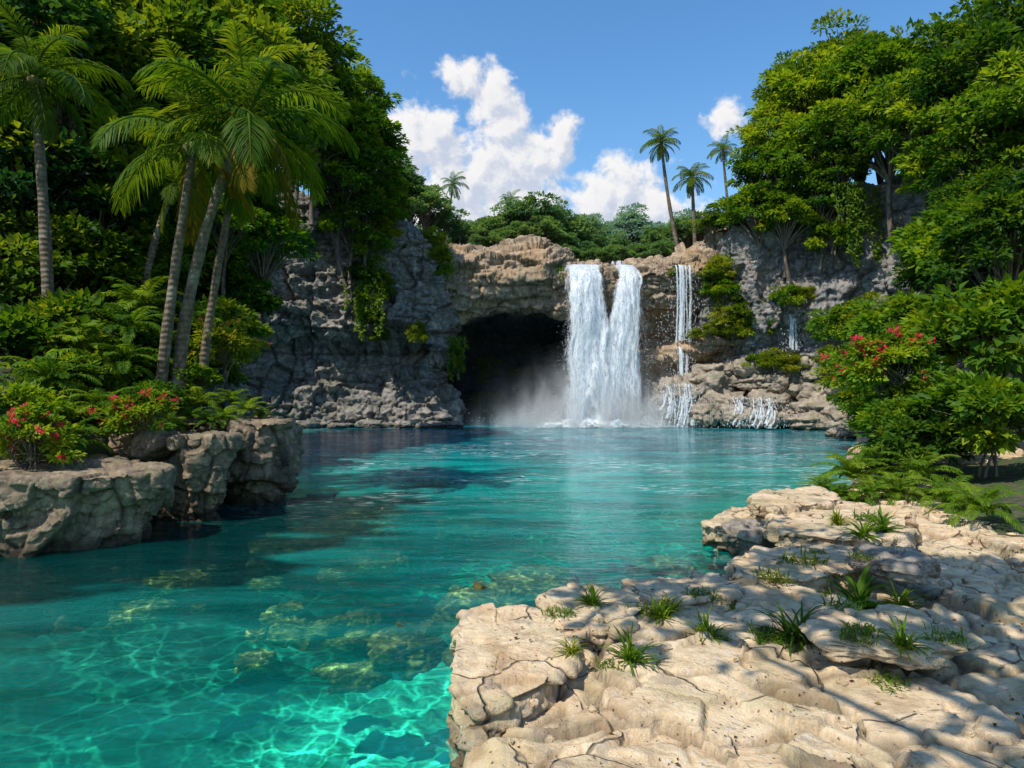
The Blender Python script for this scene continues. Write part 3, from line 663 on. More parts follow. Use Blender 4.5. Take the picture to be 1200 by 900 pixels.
def make_tree(name, seed, R, nclump, per, leaf, mat, height, trunk_r=.12, trunks=1, label='', cat='tree', flowers=None, low=-.35, flat=.5, wr=.27, clump_r=.36):
    """crown of radius R centred at z=height above the root"""
    rg = np.random.default_rng(seed)
    C, D, N, T, cl = crown_arrays(rg, R, nclump, per, leaf, flat, low, clump_r)
    n = len(C); L = leaf*rg.uniform(.6, 1.3, n); V, F = leafset(C, D, N, L, L*wr*rg.uniform(.8, 1.3, n), rg)
    V = V+np.array([0, 0, height])
    root = empty(name, (0, 0, 0)); tag(root, label, cat)
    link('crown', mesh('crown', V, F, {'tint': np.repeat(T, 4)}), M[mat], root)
    paths = []
    for t in range(trunks):
        lean = rg.normal(size=2)*(.12 if trunks == 1 else .35)*height; b0 = rg.normal(size=2)*(.0 if trunks == 1 else .12)
        z = np.linspace(0, 1, 9)
        ctr = np.stack([b0[0]+lean[0]*z**1.5+.05*height*np.sin(z*5+t), b0[1]+lean[1]*z**1.5, z*(height+.15*R[2])-.15], 1)
        rr = trunk_r*(1-.65*z)/math.sqrt(trunks); paths.append((ctr, rr))
    for i, c in enumerate(cl):
        tp, tr = paths[i % trunks]
        j = rg.integers(4, 8); a = tp[j]; e = c+np.array([0, 0, height])-np.array([0, 0, .1*R[2]])
        t = np.linspace(0, 1, 6)[:, None]; mid = a*(1-t)+e*t; mid[:, 2] += np.sin(t[:, 0]*math.pi)*.12*R[2]
        paths.append((mid, np.linspace(tr[j]*.6, trunk_r*.1, 6)))
    link('trunk' if cat == 'tree' else 'stem', mesh('trunk', *tubes(paths, 6), smooth=True), M['bark'], root)
    if flowers:
        fm, nf, fs = flowers; CC = []; 
        sel = rg.choice(len(C), nf); 
        VV = []; FF = []; TT = []; base = 0
        for s_ in sel:
            c = C[s_]*1.04+np.array([0, 0, height+.04]); m_ = 9
            for _ in range(m_):
                o_ = rg.normal(size=3)*fs*.9; a = np.linspace(0, 2*np.pi, 5, endpoint=False)+rg.random()*6
                dd = np.stack([np.cos(a), np.sin(a), .4+0*a], 1); Rm = rg.normal(size=(3, 3)); Qr, _r = np.linalg.qr(Rm); dd = dd@Qr.T
                v, f = leafset(np.repeat((c+o_)[None], 5, 0), dd, np.roll(dd, 1, 0)+rg.normal(size=(5, 3))*.1, np.full(5, fs), np.full(5, fs*.4), rg)
                VV.append(v); FF.append(f+base); base += len(v); TT.append(np.full(len(v), rg.random()))
        link('flowers', mesh('flowers', np.concatenate(VV), np.concatenate(FF), {'tint': np.concatenate(TT)}), M[fm], root)
    return root

def frond_arrays(rg, L, elev, droop, nl, ll, w=.035, sag=.35, t0=.12):
    """pinnate frond growing along +x; returns leaves V,F,tint and rachis path"""
    n = 26; s = np.linspace(0, 1, n); ang = elev-droop*s**1.3
    dx = np.cos(ang); dz = np.sin(ang); x = np.concatenate([[0], np.cumsum((dx[1:]+dx[:-1])/2)])*L/(n-1); z = np.concatenate([[0], np.cumsum((dz[1:]+dz[:-1])/2)])*L/(n-1)
    y = .04*L*np.sin(s*2+rg.random()*6)*s
    path = np.stack([x, y, z], 1); T = np.gradient(path, axis=0); T /= np.linalg.norm(T, axis=1, keepdims=True)
    t = np.linspace(t0, .995, nl); C = []; D = []; N = []; LL = []
    for side in (-1, 1):
        tt = np.clip(t+rg.normal(size=nl)*.004, 0, 1); P = np.stack([np.interp(tt, s, path[:, k]) for k in range(3)], 1); Tn = np.stack([np.interp(tt, s, T[:, k]) for k in range(3)], 1)
        Sd = np.cross(Tn, np.array([0, 0, 1.])); Sd /= np.linalg.norm(Sd, axis=1, keepdims=True); Up = np.cross(Sd, Tn)
        fwd = lerp(.35, 1.3, tt)[:, None]
        d = side*Sd+Tn*fwd+Up*(.25-.2*tt)[:, None]+np.array([0, 0, -sag])+rg.normal(size=(nl, 3))*.08
        C.append(P); D.append(d); N.append(Up+rg.normal(size=(nl, 3))*.15); LL.append(ll*(np.sin(np.clip(tt*.92+.08, 0, 1)*math.pi)**.6+.12)*rg.uniform(.85, 1.1, nl))
    C = np.concatenate(C); D = np.concatenate(D); N = np.concatenate(N); LL = np.concatenate(LL)
    # two-segment leaflets that droop at the tip
    D = D/np.linalg.norm(D, axis=1, keepdims=True); S = np.cross(D, N); S /= np.linalg.norm(S, axis=1, keepdims=True); U = np.cross(S, D)
    W = (w*ll*1.0*(.6+.4*LL/ll))[:, None]; Lc = LL[:, None]; mid = C+D*Lc*.55; tip = mid+(D*.9+np.array([0, 0, -.55]))*Lc*.45
    V = np.stack([C, mid+S*W+U*W*.5, tip, mid-S*W+U*W*.5, mid-U*W*.2], 1); k = len(C); i = np.arange(k)[:, None]*5
    F = np.concatenate([i+np.array([[0, 1, 4]]), i+np.array([[0, 4, 3]]), i+np.array([[4, 1, 2]]), i+np.array([[4, 2, 3]])], 1).reshape(-1, 3)
    tint = np.repeat(np.clip(rg.uniform(.25, .7)+rg.normal(size=k)*.12, 0, 1), 5)
    return V.reshape(-1, 3), F, tint, (path, np.linspace(.022*L**.8, .003*L, n))
def frond_mesh(seed, L, elev, droop, nl, ll, **kw):
    rg = np.random.default_rng(seed); V, F, t, (p, r) = frond_arrays(rg, L, elev, droop, nl, ll, **kw)
    v2, f2 = tubes([(p, r)], 5)
    return mesh('frond', np.concatenate([V, v2]), [F, f2+len(V)], {'tint': np.concatenate([t, np.full(len(v2), .6)])})
R_ = math.radians
FR = [frond_mesh(200+i, 1.0, R_(e), R_(d), 46, .27, w=.036, sag=s_) for i, (e, d, s_) in enumerate([(80, 80, .2), (60, 95, .3), (42, 100, .4), (24, 95, .5), (6, 80, .6), (-18, 62, .75), (-45, 38, .8)])]
def palm(name, base, top, r0, r1, L, label, seed, nf=20, bow=.06, group=None, nuts=True, fr_mat='frond', old=1):
    rg = np.random.default_rng(seed); root = empty(name, tuple(base)); tag(root, label, 'palm tree', group)
    v = np.array(top)-np.array(base); t = np.linspace(0, 1, 60)[:, None]
    side = np.array([-v[0], -v[1], 0]); pts = v*t+side*bow*4*(t*(1-t))*2+np.array([0, 0, -.3])*(1-t)
    r = lerp(r0, r1, t[:, 0]**.7)*(1+.025*np.sin(t[:, 0]*150)+.06*np.sin(t[:, 0]*23+seed))+r0*.35*np.exp(-t[:, 0]*22)
    link('trunk', mesh('palm_trunk', *tubes([(pts, r)], 14), smooth=True), M['barkp'], root)
    tp = pts[-1]
    for i in range(nf):
        lv = min(6, int(i/nf*7)); me = FR[lv]
        o = bpy.data.objects.new('frond', me); COL.objects.link(o); o.parent = root
        if not me.materials: me.materials.append(M['frond'])
        if lv >= 7-old+ (0 if rg.random() < .6 else 1): 
            o.material_slots[0].link = 'OBJECT'; o.material_slots[0].material = M['frond_old']
        elif fr_mat != 'frond':
            o.material_slots[0].link = 'OBJECT'; o.material_slots[0].material = M[fr_mat]
        s = L*rg.uniform(.82, 1.12)*(.9 if lv == 0 else 1)*(.8 if lv >= 5 else 1); o.scale = (s, s, s); o.location = tuple(tp+np.array([0, 0, .02*L*(3-lv)*.3]))
        o.rotation_euler = (rg.normal()*.12, rg.normal()*.1, i*2.39996+rg.normal()*.2)
    if nuts:
        for i in range(5):
            a = i*1.25+rg.random(); bm = bmesh.new(); bmesh.ops.create_icosphere(bm, subdivisions=2, radius=.05*L)
            me = bpy.data.meshes.new('coconut'); bm.to_mesh(me); bm.free(); me.polygons.foreach_set('use_smooth', np.ones(len(me.polygons), bool))
            o = link('coconut', me, M['nut'], root); o.location = tuple(tp+np.array([math.cos(a)*.06*L, math.sin(a)*.06*L, -.06*L-.02*L*(i % 2)])); o.scale = (1, 1, 1.25)
    return root
def fern_mesh(seed, nf=18, L=1., ll=.2, w=.075, e=(78, 15), droop=85, nl=34):
    rg = np.random.default_rng(seed); VV = []; FF = []; TT = []; TP = []; base = 0
    for i in range(nf):
        el = lerp(R_(e[0]), R_(e[1]), (i/nf)); V, F, t, pth = frond_arrays(rg, L*rg.uniform(.75, 1.1), el, R_(droop), nl, ll, w=w, sag=.15, t0=.1)
        a = i*2.4+rg.normal()*.2; c, s = math.cos(a), math.sin(a); Rm = np.array([[c, -s, 0], [s, c, 0], [0, 0, 1]])
        VV.append(V@Rm.T); FF.append(F+base); base += len(V); TT.append(t); TP.append((pth[0]@Rm.T, pth[1]))
    v2, f2 = tubes(TP, 4); V = np.concatenate(VV)
    return mesh('fern', np.concatenate([V, v2]), [np.concatenate(FF), f2+len(V)], {'tint': np.concatenate(TT+[np.full(len(v2), .5)])})
def blade_mesh(seed, n=60, L=.4, w=.02, spread=.9, base_r=.1, wide=False):
    """grass-like or strap-leaved tuft"""
    rg = np.random.default_rng(seed); m = 6; V = []; F = []; T = []
    for i in range(n):
        a = rg.random()*6.283; el = R_(rg.uniform(88-spread*70, 88)); l = L*rg.uniform(.5, 1.15); s = np.linspace(0, 1, m); ang = el-s**1.4*R_(rg.uniform(25, 95))*spread
        x = np.concatenate([[0], np.cumsum(np.cos(ang[1:]))])*l/(m-1); z = np.concatenate([[0], np.cumsum(np.sin(ang[1:]))])*l/(m-1)
        b0 = np.clip(rg.normal(size=2), -1.3, 1.3)*base_r*.8; ww = w*rg.uniform(.7, 1.3)*(np.sin(np.clip(s*.85+.12, 0, 1)*math.pi)+.03)
        ca, sa = math.cos(a), math.sin(a); P = np.stack([b0[0]+x*ca, b0[1]+x*sa, z], 1); S = np.array([-sa, ca, 0.])
        up = np.array([-ca*.3, -sa*.3, 1])
        V.append(np.stack([P-S*ww[:, None]+up*ww[:, None]*.5, P, P+S*ww[:, None]+up*ww[:, None]*.5], 1).reshape(-1, 3)); T.append(np.full(3*m, np.clip(rg.normal()*.18+.5, 0, 1)))
    q = grid_faces(m, 3); F = np.concatenate([q+i*3*m for i in range(n)])
    return mesh('tuft', np.concatenate(V), F, {'tint': np.concatenate(T)})
def vine_mesh(seed, n=9, H=4., spread=1., leaf=.2):
    rg = np.random.default_rng(seed); C = []; paths = []
    for i in range(n):
        x0 = rg.normal()*spread*.5; l = H*rg.uniform(.4, 1.0); m = 10; t = np.linspace(0, 1, m)
        P = np.stack([x0+np.cumsum(rg.normal(size=m))*.06*spread, -.25*np.sin(t*2)+rg.normal(size=m)*.05, -t*l], 1); paths.append((P, np.full(m, .015)))
        k = int(l/leaf*9); tt = rg.random(k); C.append(np.stack([np.interp(tt, t, P[:, j]) for j in range(3)], 1)+rg.normal(size=(k, 3))*np.array([.16, .1, .1])*(1.3-tt[:, None]))
    C = np.concatenate(C); k = len(C); D = rg.normal(size=(k, 3))*.7+np.array([0, -.4, -.7]); N = np.array([0, -1., .7])+rg.normal(size=(k, 3))*.4; L = leaf*rg.uniform(.6, 1.2, k)
    V, F = leafset(C, D, N, L, L*.32, rg)
    return mesh('vine_leaves', V, F, {'tint': np.repeat(np.clip(rg.normal(size=k)*.2+.5, 0, 1), 4)}), mesh('vine_stems', *tubes(paths, 4))

# ------------------------------------------------------------------ foliage prototypes (unit crown radius ~1) and placement
used = set()
class Proto:
    def __init__(s, *a, **kw): s.root = make_tree(*a, **kw); s.first = True; s.h = kw['height']; s.mat = a[6]
    def put(s, px, py, Y, r, label, group=None, mat=None, rz=None, sq=(1, 1, 1), name=None):
        """crown centre at the photo point (px,py) at depth Y, r = crown radius in metres"""
        q = at(px, py, Y); sc = (r*sq[0], r*sq[1], r*sq[2]); loc = (q[0], q[1], q[2]-s.h*r*sq[2]); rz = rng.uniform(0, 6.28) if rz is None else rz
        if s.first:
            o = s.root; o.location = loc; o.rotation_euler = (0, 0, rz); o.scale = sc; o['label'] = label
            if group: o['group'] = group
            s.first = False
        else: o = dup(s.root, loc, rz, sc, label, group)
        if group is None and 'group' in o: del o['group']
        for c in o.children:
            if c.name.startswith('crown'):
                c.material_slots[0].link = 'OBJECT'; c.material_slots[0].material = M[mat or s.mat]
        return o
# broadleaf trees: big on the cliffs (leaf .08-.1 of the crown radius)
TA = Proto('broadleaf_tree', 11, (1, 1, .8), 64, 90, .12, 'leaf_a', height=1.9, trunk_r=.07, clump_r=.29, flat=.42)
TB = Proto('broadleaf_tree', 12, (1, .9, .95), 66, 90, .12, 'leaf_a', height=2.1, trunk_r=.07, clump_r=.27, flat=.4, wr=.22)
TC = Proto('broadleaf_tree', 13, (1, 1, .6), 34, 110, .13, 'leaf_b', height=1.7, trunk_r=.06)
TD = Proto('broadleaf_tree', 14, (.9, 1, 1.), 70, 95, .10, 'leaf_b', height=2.0, trunk_r=.07, clump_r=.28)
SA = Proto('shrub', 21, (1, 1, .75), 34, 110, .15, 'leaf_a', height=.62, trunk_r=.05, trunks=4, cat='shrub', low=-.5)
SB = Proto('shrub', 22, (1, 1, .8), 38, 110, .13, 'leaf_y', height=.66, trunk_r=.05, trunks=5, cat='shrub', low=-.5)
SC = Proto('shrub', 23, (1, 1, .65), 30, 100, .17, 'leaf_b', height=.55, trunk_r=.05, trunks=4, cat='shrub', low=-.5)
FA = Proto('flowering_shrub', 31, (1, 1, .85), 36, 110, .13, 'leaf_a', height=.75, trunk_r=.05, trunks=5, cat='flowering shrub', flowers=('flower', 46, .055), low=-.5)
FB = Proto('flowering_shrub', 32, (1, 1, .8), 32, 110, .13, 'leaf_y', height=.7, trunk_r=.05, trunks=5, cat='flowering shrub', flowers=('flower_o', 40, .04), low=-.5)
T4 = [TA, TB, TC, TD]; S3 = [SA, SB, SC]
def rp(lst): return lst[rng.randrange(len(lst))]

# distant trees on the plateau behind the falls
g = 'low scrub on the rim above the falls'; l = 'low round scrub bush on the rock rim above the falls'
for i in range(15):
    rp(S3).put(655+i*9+rng.uniform(-3, 3), 303-abs(i-4)*.8, 55.5+rng.uniform(0, 2), rng.uniform(.8, 1.2), l, g, mat='leaf_far')
g = 'distant trees on the plateau behind the falls'; l = 'bushy pale green tree on the plateau rim beyond the waterfall'
for (px, py, Y, r) in [(480, 235, 60, 2.3), (500, 245, 58, 2.2), (520, 262, 60, 2.0), (545, 278, 60, 1.6), (575, 272, 58, 1.6), (600, 262, 60, 2.1), (625, 250, 58, 2.3), (650, 265, 60, 2.2), (640, 275, 57, 1.8), (672, 272, 60, 2.0), (690, 284, 60, 1.7),
                       (715, 288, 64, 1.7), (612, 278, 57, 1.5), (590, 282, 56.5, 1.2), (560, 286, 57, 1.0), (775, 285, 60, 1.7), (800, 278, 60, 1.9), (825, 270, 59, 1.8), (758, 295, 60, 1.2), (660, 288, 57, 1.3), (690, 296, 57, 1.1), (465, 220, 58, 2.2)]:
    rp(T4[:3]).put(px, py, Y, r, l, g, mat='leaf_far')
g = 'hazy trees on the skyline'; l = 'faint hazy blue green tree on the skyline behind the plateau trees'
for i in range(16):
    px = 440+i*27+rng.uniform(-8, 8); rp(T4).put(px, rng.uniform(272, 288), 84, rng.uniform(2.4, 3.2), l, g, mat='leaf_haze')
SB.put(505, 285, 50.2, 1.3, 'small bright bush on the rim where the left cliff meets the arch')
# left cliff top and hanging growth
g = 'trees crowding the top of the left cliff'; l = 'leafy green tree leaning over the rim of the left cliff'
for (px, py, Y, r, m) in [(395, 170, 46, 3.4, 0), (425, 175, 48, 3.0, 0), (370, 120, 48, 3.6, 3), (415, 120, 50, 3.0, 1), (435, 205, 46, 2.3, 0), (455, 232, 47, 1.5, 1), (400, 215, 45.5, 2.8, 1), (365, 170, 44, 2.4, 3),
                          (430, 245, 46, 2.1, 1), (345, 140, 44, 2.6, 3), (410, 265, 45.6, 1.9, 0)]:
    T4[m].put(px, py, Y, r, l, g)
g = 'shrubs clinging to the left cliff'; l = 'hanging green shrub rooted in a joint of the left cliff face'
for (px, py, Y, r, m) in [(432, 290, 46.3, 1.5, 0), (447, 268, 46.4, 1.3, 1), (425, 320, 46.3, 1.1, 2), (440, 345, 46.4, 1.1, 0), (436, 375, 46.4, .9, 2), (450, 330, 46.6, .8, 1), (445, 395, 46.5, .7, 2), (515, 300, 47.6, .8, 1), (460, 250, 47.2, 1.2, 1), (520, 318, 47.8, .6, 0), (395, 240, 45.5, 1.2, 2)]:
    S3[m].put(px, py, Y, r, l, g)
SB.put(490, 392, 46.9, .9, 'single yellow green bush growing on the bare face of the left cliff', sq=(.8, .8, 1.3))
SC.put(537, 425, 48.6, 1.1, 'dark ivy bush at the cave corner of the left cliff', sq=(.5, .5, 1.6))
# right cliff top
g = 'trees crowding the top of the right cliff'; l = 'leafy green tree leaning over the rim of the right cliff'
for (px, py, Y, r, m) in [(858, 252, 50, 1.7, 0), (894, 205, 49, 2.2, 0), (908, 165, 50, 2.6, 1), (885, 250, 48, 2.3, 0), (920, 215, 47.5, 2.9, 1), (925, 258, 46.6, 2.0, 0), (955, 180, 47, 3.2, 0), (960, 235, 46, 2.2, 1), (930, 115, 52, 3.0, 3), (950, 120, 50, 3.6, 1),
                          (1000, 160, 46, 3.4, 0), (985, 200, 45, 1.9, 1), (1045, 150, 43, 3.2, 3), (1040, 110, 46, 3.8, 0), (1090, 150, 40, 3.6, 1), (1140, 110, 38, 3.8, 3), (1110, 200, 38, 2.4, 0), (1160, 190, 35, 3.0, 0), (990, 90, 52, 3.6, 3), (1195, 140, 34, 3.4, 1),
                          (835, 262, 51, 1.3, 2), (1080, 70, 46, 3.6, 2), (1180, 60, 42, 4.0, 3)]:
    T4[m].put(px, py, Y, r, l, g)
g = 'shrubs on the ledges of the right cliff'; l = 'bright green shrub rooted on the face of the right cliff'
for (px, py, Y, r, m) in [(842, 318, 49.8, 1.3, 1), (850, 345, 49.6, 1.3, 0), (858, 372, 49.2, 1.4, 1), (838, 335, 50, .9, 2), (880, 365, 48.8, 1.3, 2), (890, 385, 48.4, 1.3, 0), (862, 388, 48.8, 1.0, 1), (835, 388, 49.6, .9, 1), (815, 392, 49.8, .6, 1),
                          (925, 350, 46.8, 1.2, 0), (945, 345, 46.4, .8, 1), (905, 425, 47.6, 1.2, 1), (930, 428, 47.2, 1.0, 1), (885, 425, 48, .8, 0), (790, 320, 50.6, .5, 1), (975, 280, 45, 1.4, 0), (1000, 420, 43, 1.3, 0), (970, 418, 45, .9, 1)]:
    S3[m].put(px, py, Y, r, l, g)
# trees and bushes of the right bank
g = 'trees and bushes of the right bank'; l = 'dense green bush climbing the right bank in front of the cliff'
for (px, py, Y, r, P_) in [(1015, 378, 33, 1.6, SB), (985, 385, 34, 1.4, SA), (1060, 390, 26, 1.8, SA), (1110, 325, 30, 2.2, TD), (1150, 300, 28, 3.0, TA), (1110, 400, 25, 2.4, SC),
                           (1000, 440, 30, 1.4, SB), (1170, 400, 22, 2.4, SA), (1090, 480, 20, 1.6, SC), (1150, 500, 17, 1.6, SA), (1045, 440, 22, 1.3, SA), (1025, 492, 22.5, 1.0, SA), (1070, 520, 17.5, 1.1, SC), (1008, 470, 26, 1.0, SC), (1150, 250, 34, 2.6, TD), (1180, 300, 24, 2.6, TD)]:
    P_.put(px, py, Y, r, l, g)
FA.put(1040, 432, 20.5, 1.35, 'shrub full of red blossom on the right bank above the ferns')
SA.put(1058, 500, 18.5, 1.0, 'shaded leafy bush under the red blossom on the right bank')
# left jungle
g = 'jungle trees behind the palms'; l = 'dark leafy jungle tree standing behind the palms on the left bank'
for (px, py, Y, r, m) in [(60, 120, 26, 4.0, 3), (150, 110, 28, 4.0, 3), (230, 120, 30, 4.2, 3), (300, 110, 34, 4.2, 3), (30, 230, 24, 3.4, 3), (110, 220, 26, 3.4, 2), (180, 240, 28, 3.2, 3), (245, 220, 30, 3.2, 1), (300, 190, 34, 3.0, 3), (160, 320, 26, 2.6, 3),
                          (220, 310, 28, 2.6, 3), (265, 300, 32, 2.2, 2), (90, 330, 24, 2.8, 3), (20, 340, 22, 2.8, 3), (275, 240, 33, 2.0, 0), (0, 60, 24, 4, 3), (340, 60, 42, 4.0, 3), (200, 40, 32, 4.4, 2), (100, 30, 30, 4.2, 3)]:
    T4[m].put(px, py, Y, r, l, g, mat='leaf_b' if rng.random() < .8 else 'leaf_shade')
TA.put(312, 290, 29, 1.9, 'sunlit bright green tree reaching right from the palms toward the left cliff', sq=(1, 1, .85))
SA.put(330, 268, 31, 1.1, 'small sunlit branch bush above the bright tree beside the left cliff')
TA.put(262, 262, 27, 1.4, 'sunlit green tree crown between the two leaning palms')
g = 'bushes of the left bank'; l = 'dark green bush filling the left bank below the jungle trees'
for (px, py, Y, r, P_) in [(160, 400, 20, 1.5, SC), (215, 400, 22, 1.5, SA), (255, 380, 24, 1.4, SC), (280, 350, 28, 1.6, SC), (110, 400, 19, 1.6, SC), (60, 400, 18, 1.8, SC), (20, 430, 17, 1.7, SA), (100, 455, 16.5, 1.1, SA), (60, 480, 15.5, 1.1, SC), (150, 440, 17.5, .95, SA),
                           (185, 420, 19, 1.0, SA), (210, 450, 18.2, .8, SA), (10, 500, 14, 1.1, SA), (250, 440, 21, .9, SC), (180, 470, 16.2, .6, SA)]:
    P_.put(px, py, Y, r, l, g)
FB.put(262, 412, 19.5, 1.0, 'bush with coral tinged leaves beside the base of the rightmost palm')
FA.put(165, 492, 14.6, .72, 'low bush with red flowers on the near bank block')
FA.put(30, 520, 12.8, .8, 'red flowered bush at the far left edge of the bank')
# tree over the terrace, beside the camera: its shade dapples the stone
g = None
q = (-4.2, 3.6)
shade = make_tree('broadleaf_tree', 99, (4.2, 3.6, 1.6), 34, 90, .32, 'leaf_a', height=10, trunk_r=.22, label='tall tree leaning over the terrace from behind the viewpoint')
shade.location = (.3, 2.6, .3)
for ch in shade.children:      # the trunk leans in from behind the viewpoint
    co_ = np.empty(len(ch.data.vertices)*3, np.float32); ch.data.vertices.foreach_get('co', co_); co_ = co_.reshape(-1, 3)
    k_ = 1-np.clip(co_[:, 2]/9., 0, 1); co_[:, 1] -= 11*k_; co_[:, 0] += 4.*k_; ch.data.vertices.foreach_set('co', co_.ravel()); ch.data.update()

# palms
palm('coconut_palm', at(186, 462, 17.5), at(228, 166, 17.2), .165, .09, 2.9, 'leftmost coconut palm, nearly upright, with a mottled trunk', 1, nf=15, bow=.03)
palm('coconut_palm', at(208, 448, 17.8), at(288, 142, 17.0), .185, .10, 3.1, 'thickest coconut palm, leaning right in the middle of the three', 2, nf=17, bow=.10, old=2)
palm('coconut_palm', at(236, 440, 18.6), at(282, 184, 18.8), .135, .08, 2.1, 'slimmest coconut palm, rightmost trunk of the three on the bank', 3, nf=16, bow=.05, nuts=False)
palm('coconut_palm', at(165, 350, 24), at(205, 215, 24), .15, .09, 2.2, 'thin dark palm deep in the jungle behind the leftmost palm', 9, nf=14, nuts=False)
palm('coconut_palm', at(60, 430, 19), at(40, 90, 19), .2, .11, 2.6, 'palm standing alone at the far left of the bank', 10, nf=20)
palm('coconut_palm', at(797, 300, 58), at(775, 168, 58), .20, .12, 2.05, 'tallest of the far palms beside the waterfall rim', 4, nf=22, bow=-.05, nuts=False, old=0)
palm('coconut_palm', at(815, 300, 56), at(811, 208, 56), .18, .12, 1.95, 'shorter far palm right of the tallest one', 5, nf=22, bow=0, nuts=False, old=0)
palm('coconut_palm', at(856, 262, 60), at(847, 176, 60), .15, .10, 1.6, 'far palm rising out of the trees on the right cliff', 6, nf=18, bow=-.03, nuts=False, old=0)
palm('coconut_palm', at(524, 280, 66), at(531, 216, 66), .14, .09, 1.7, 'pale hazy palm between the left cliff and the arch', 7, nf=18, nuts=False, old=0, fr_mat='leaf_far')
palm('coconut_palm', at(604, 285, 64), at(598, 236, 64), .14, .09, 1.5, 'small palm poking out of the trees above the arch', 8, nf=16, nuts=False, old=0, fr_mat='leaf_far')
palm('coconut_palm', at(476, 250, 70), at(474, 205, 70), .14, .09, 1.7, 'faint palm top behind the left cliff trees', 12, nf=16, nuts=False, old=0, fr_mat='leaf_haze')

# ferns, tufts, broad leaved plants
FM = [fern_mesh(301), fern_mesh(302, nf=14, ll=.26, w=.07, nl=30), fern_mesh(303, nf=20, e=(80, 5), ll=.2)]
BL = [blade_mesh(401, 70, .4, .012, .9, .06), blade_mesh(402, 34, .42, .028, 1.0, .03), blade_mesh(403, 110, .16, .007, 1., .16)]
def plant(name, me, px, py, Y, s, label, cat, group=None, mat='fern', z=None, sq=1.):
    o = bpy.data.objects.new(name, me); COL.objects.link(o)
    if not me.materials: me.materials.append(M['fern'])
    if mat != 'fern': o.material_slots[0].link = 'OBJECT'; o.material_slots[0].material = M[mat]
    q = at(px, py, Y); o.location = q if z is None else (q[0], q[1], z); o.scale = (s, s, s*sq); o.rotation_euler = (0, 0, rng.uniform(0, 6.28)); tag(o, label, cat, group); return o
g = 'ferns on the right bank'; l = 'bright arching fern at the edge of the stone terrace on the right'
for (px, py, Y, s, k) in [(1000, 560, 17.4, 1.15, 0), (1030, 555, 17.8, 1.2, 1), (965, 575, 16.6, .7, 2), (985, 582, 15.8, .6, 0), (1050, 580, 15.5, .9, 2), (1020, 582, 15.3, .65, 1), (1075, 560, 16, 1.1, 0), (1110, 590, 14, .9, 1), (1150, 600, 12.5, .9, 0), (1040, 530, 19, 1.2, 0), (1000, 585, 15.5, .5, 2)]:
    plant('fern', FM[k], px, py, Y, s, l, 'fern', g)
g = 'ferns on the left bank'; l = 'bright fern on top of the left bank blocks'
for (px, py, Y, s, k) in [(232, 475, 17.6, .8, 1), (262, 492, 16.8, .6, 0), (290, 482, 17.6, .62, 1), (272, 470, 18, .6, 0), (215, 470, 17.8, .7, 2), (245, 495, 16.4, .5, 2), (305, 488, 18, .45, 1), (225, 490, 16.4, .5, 0), (200, 500, 15.4, .5, 1)]:
    plant('fern', FM[k], px, py, Y, s, l, 'fern', g)
g = 'tall ferns in the jungle edge'; l = 'tall feathery fern in the shade at the foot of the jungle'
for (px, py, Y, s, k) in [(150, 390, 18, 1.3, 0), (165, 360, 20, 1.4, 1), (140, 430, 17, 1.1, 2), (100, 420, 17, 1.3, 1), (60, 450, 15.5, 1.2, 0), (225, 385, 21, 1.2, 1), (120, 480, 15.3, .9, 0), (80, 520, 14, .9, 1), (200, 440, 18.6, .8, 1)]:
    plant('fern', FM[k], px, py, Y, s, l, 'fern', g, mat='leaf_a')
for (px, py, k, s, lab, nm, cat) in [(1008, 700, 1, 1.35, 'large strap leaved plant growing from a crack in the shaded terrace', 'strap_leaved_plant', 'plant'),
                            (932, 745, 0, 1.25, 'lush grass clump nearest the viewer on the terrace', 'grass_tuft', 'grass'),
                            (1035, 640, 1, 1.0, 'leafy creeper beside the grey weathered rock', 'strap_leaved_plant', 'plant'),
                            (1012, 650, 1, .9, 'small leafy plant left of the weathered rock', 'strap_leaved_plant', 'plant'),
                            (1055, 700, 0, .9, 'thin grass tuft right of the strap leaved plant', 'grass_tuft', 'grass'),
                            (905, 747, 2, 1.1, 'short moss like tuft left of the grass clump', 'grass_tuft', 'grass'),
                            (826, 740, 2, 1.1, 'small bright tuft in the crack in the middle of the terrace', 'grass_tuft', 'grass'),
                            (762, 722, 2, 1.0, 'tiny yellow green tuft near the second slab', 'grass_tuft', 'grass'),
                            (940, 672, 2, 1.3, 'yellow moss tuft under the raised slab front', 'grass_tuft', 'grass'),
                            (905, 688, 2, 1.1, 'yellow moss tuft in the crack before the raised slab', 'grass_tuft', 'grass'),
                            (975, 690, 2, 1.2, 'low green tuft at the foot of the strap leaved plant', 'grass_tuft', 'grass'),
                            (990, 735, 2, 1.0, 'sparse tuft between the grass clump and the shaded slab', 'grass_tuft', 'grass'),
                            (655, 728, 2, .8, 'moss tuft in the gap between the two nearest slabs', 'grass_tuft', 'grass'),
                            (1020, 625, 2, 1.5, 'low green mat of grass behind the weathered rock', 'grass_tuft', 'grass')]:
    zt = .42; Y = (CH-zt)*800/(py-450); plant(nm, BL[k], px, py, Y, s, lab, cat, z=top_z((px-600)/800*Y, Y)-.02, mat='leaf_y' if 'yellow' in lab else 'fern')
for i in range(22):
    px = rng.uniform(640, 1150); lo = 700-.28*(px-640) if px < 1000 else 600
    py = rng.uniform(max(lo, 600)+18, 800); Y = (CH-.42)*800/(py-450)
    plant('grass_tuft', BL[rng.choice([0, 2, 2])], px, py, Y, rng.uniform(.4, .95), 'little green tuft rooted in a joint of the terrace', 'grass', 'little tufts in the joints of the terrace', z=top_z((px-600)/800*Y, Y)-.015, mat=rng.choice(['leaf_y', 'fern']))
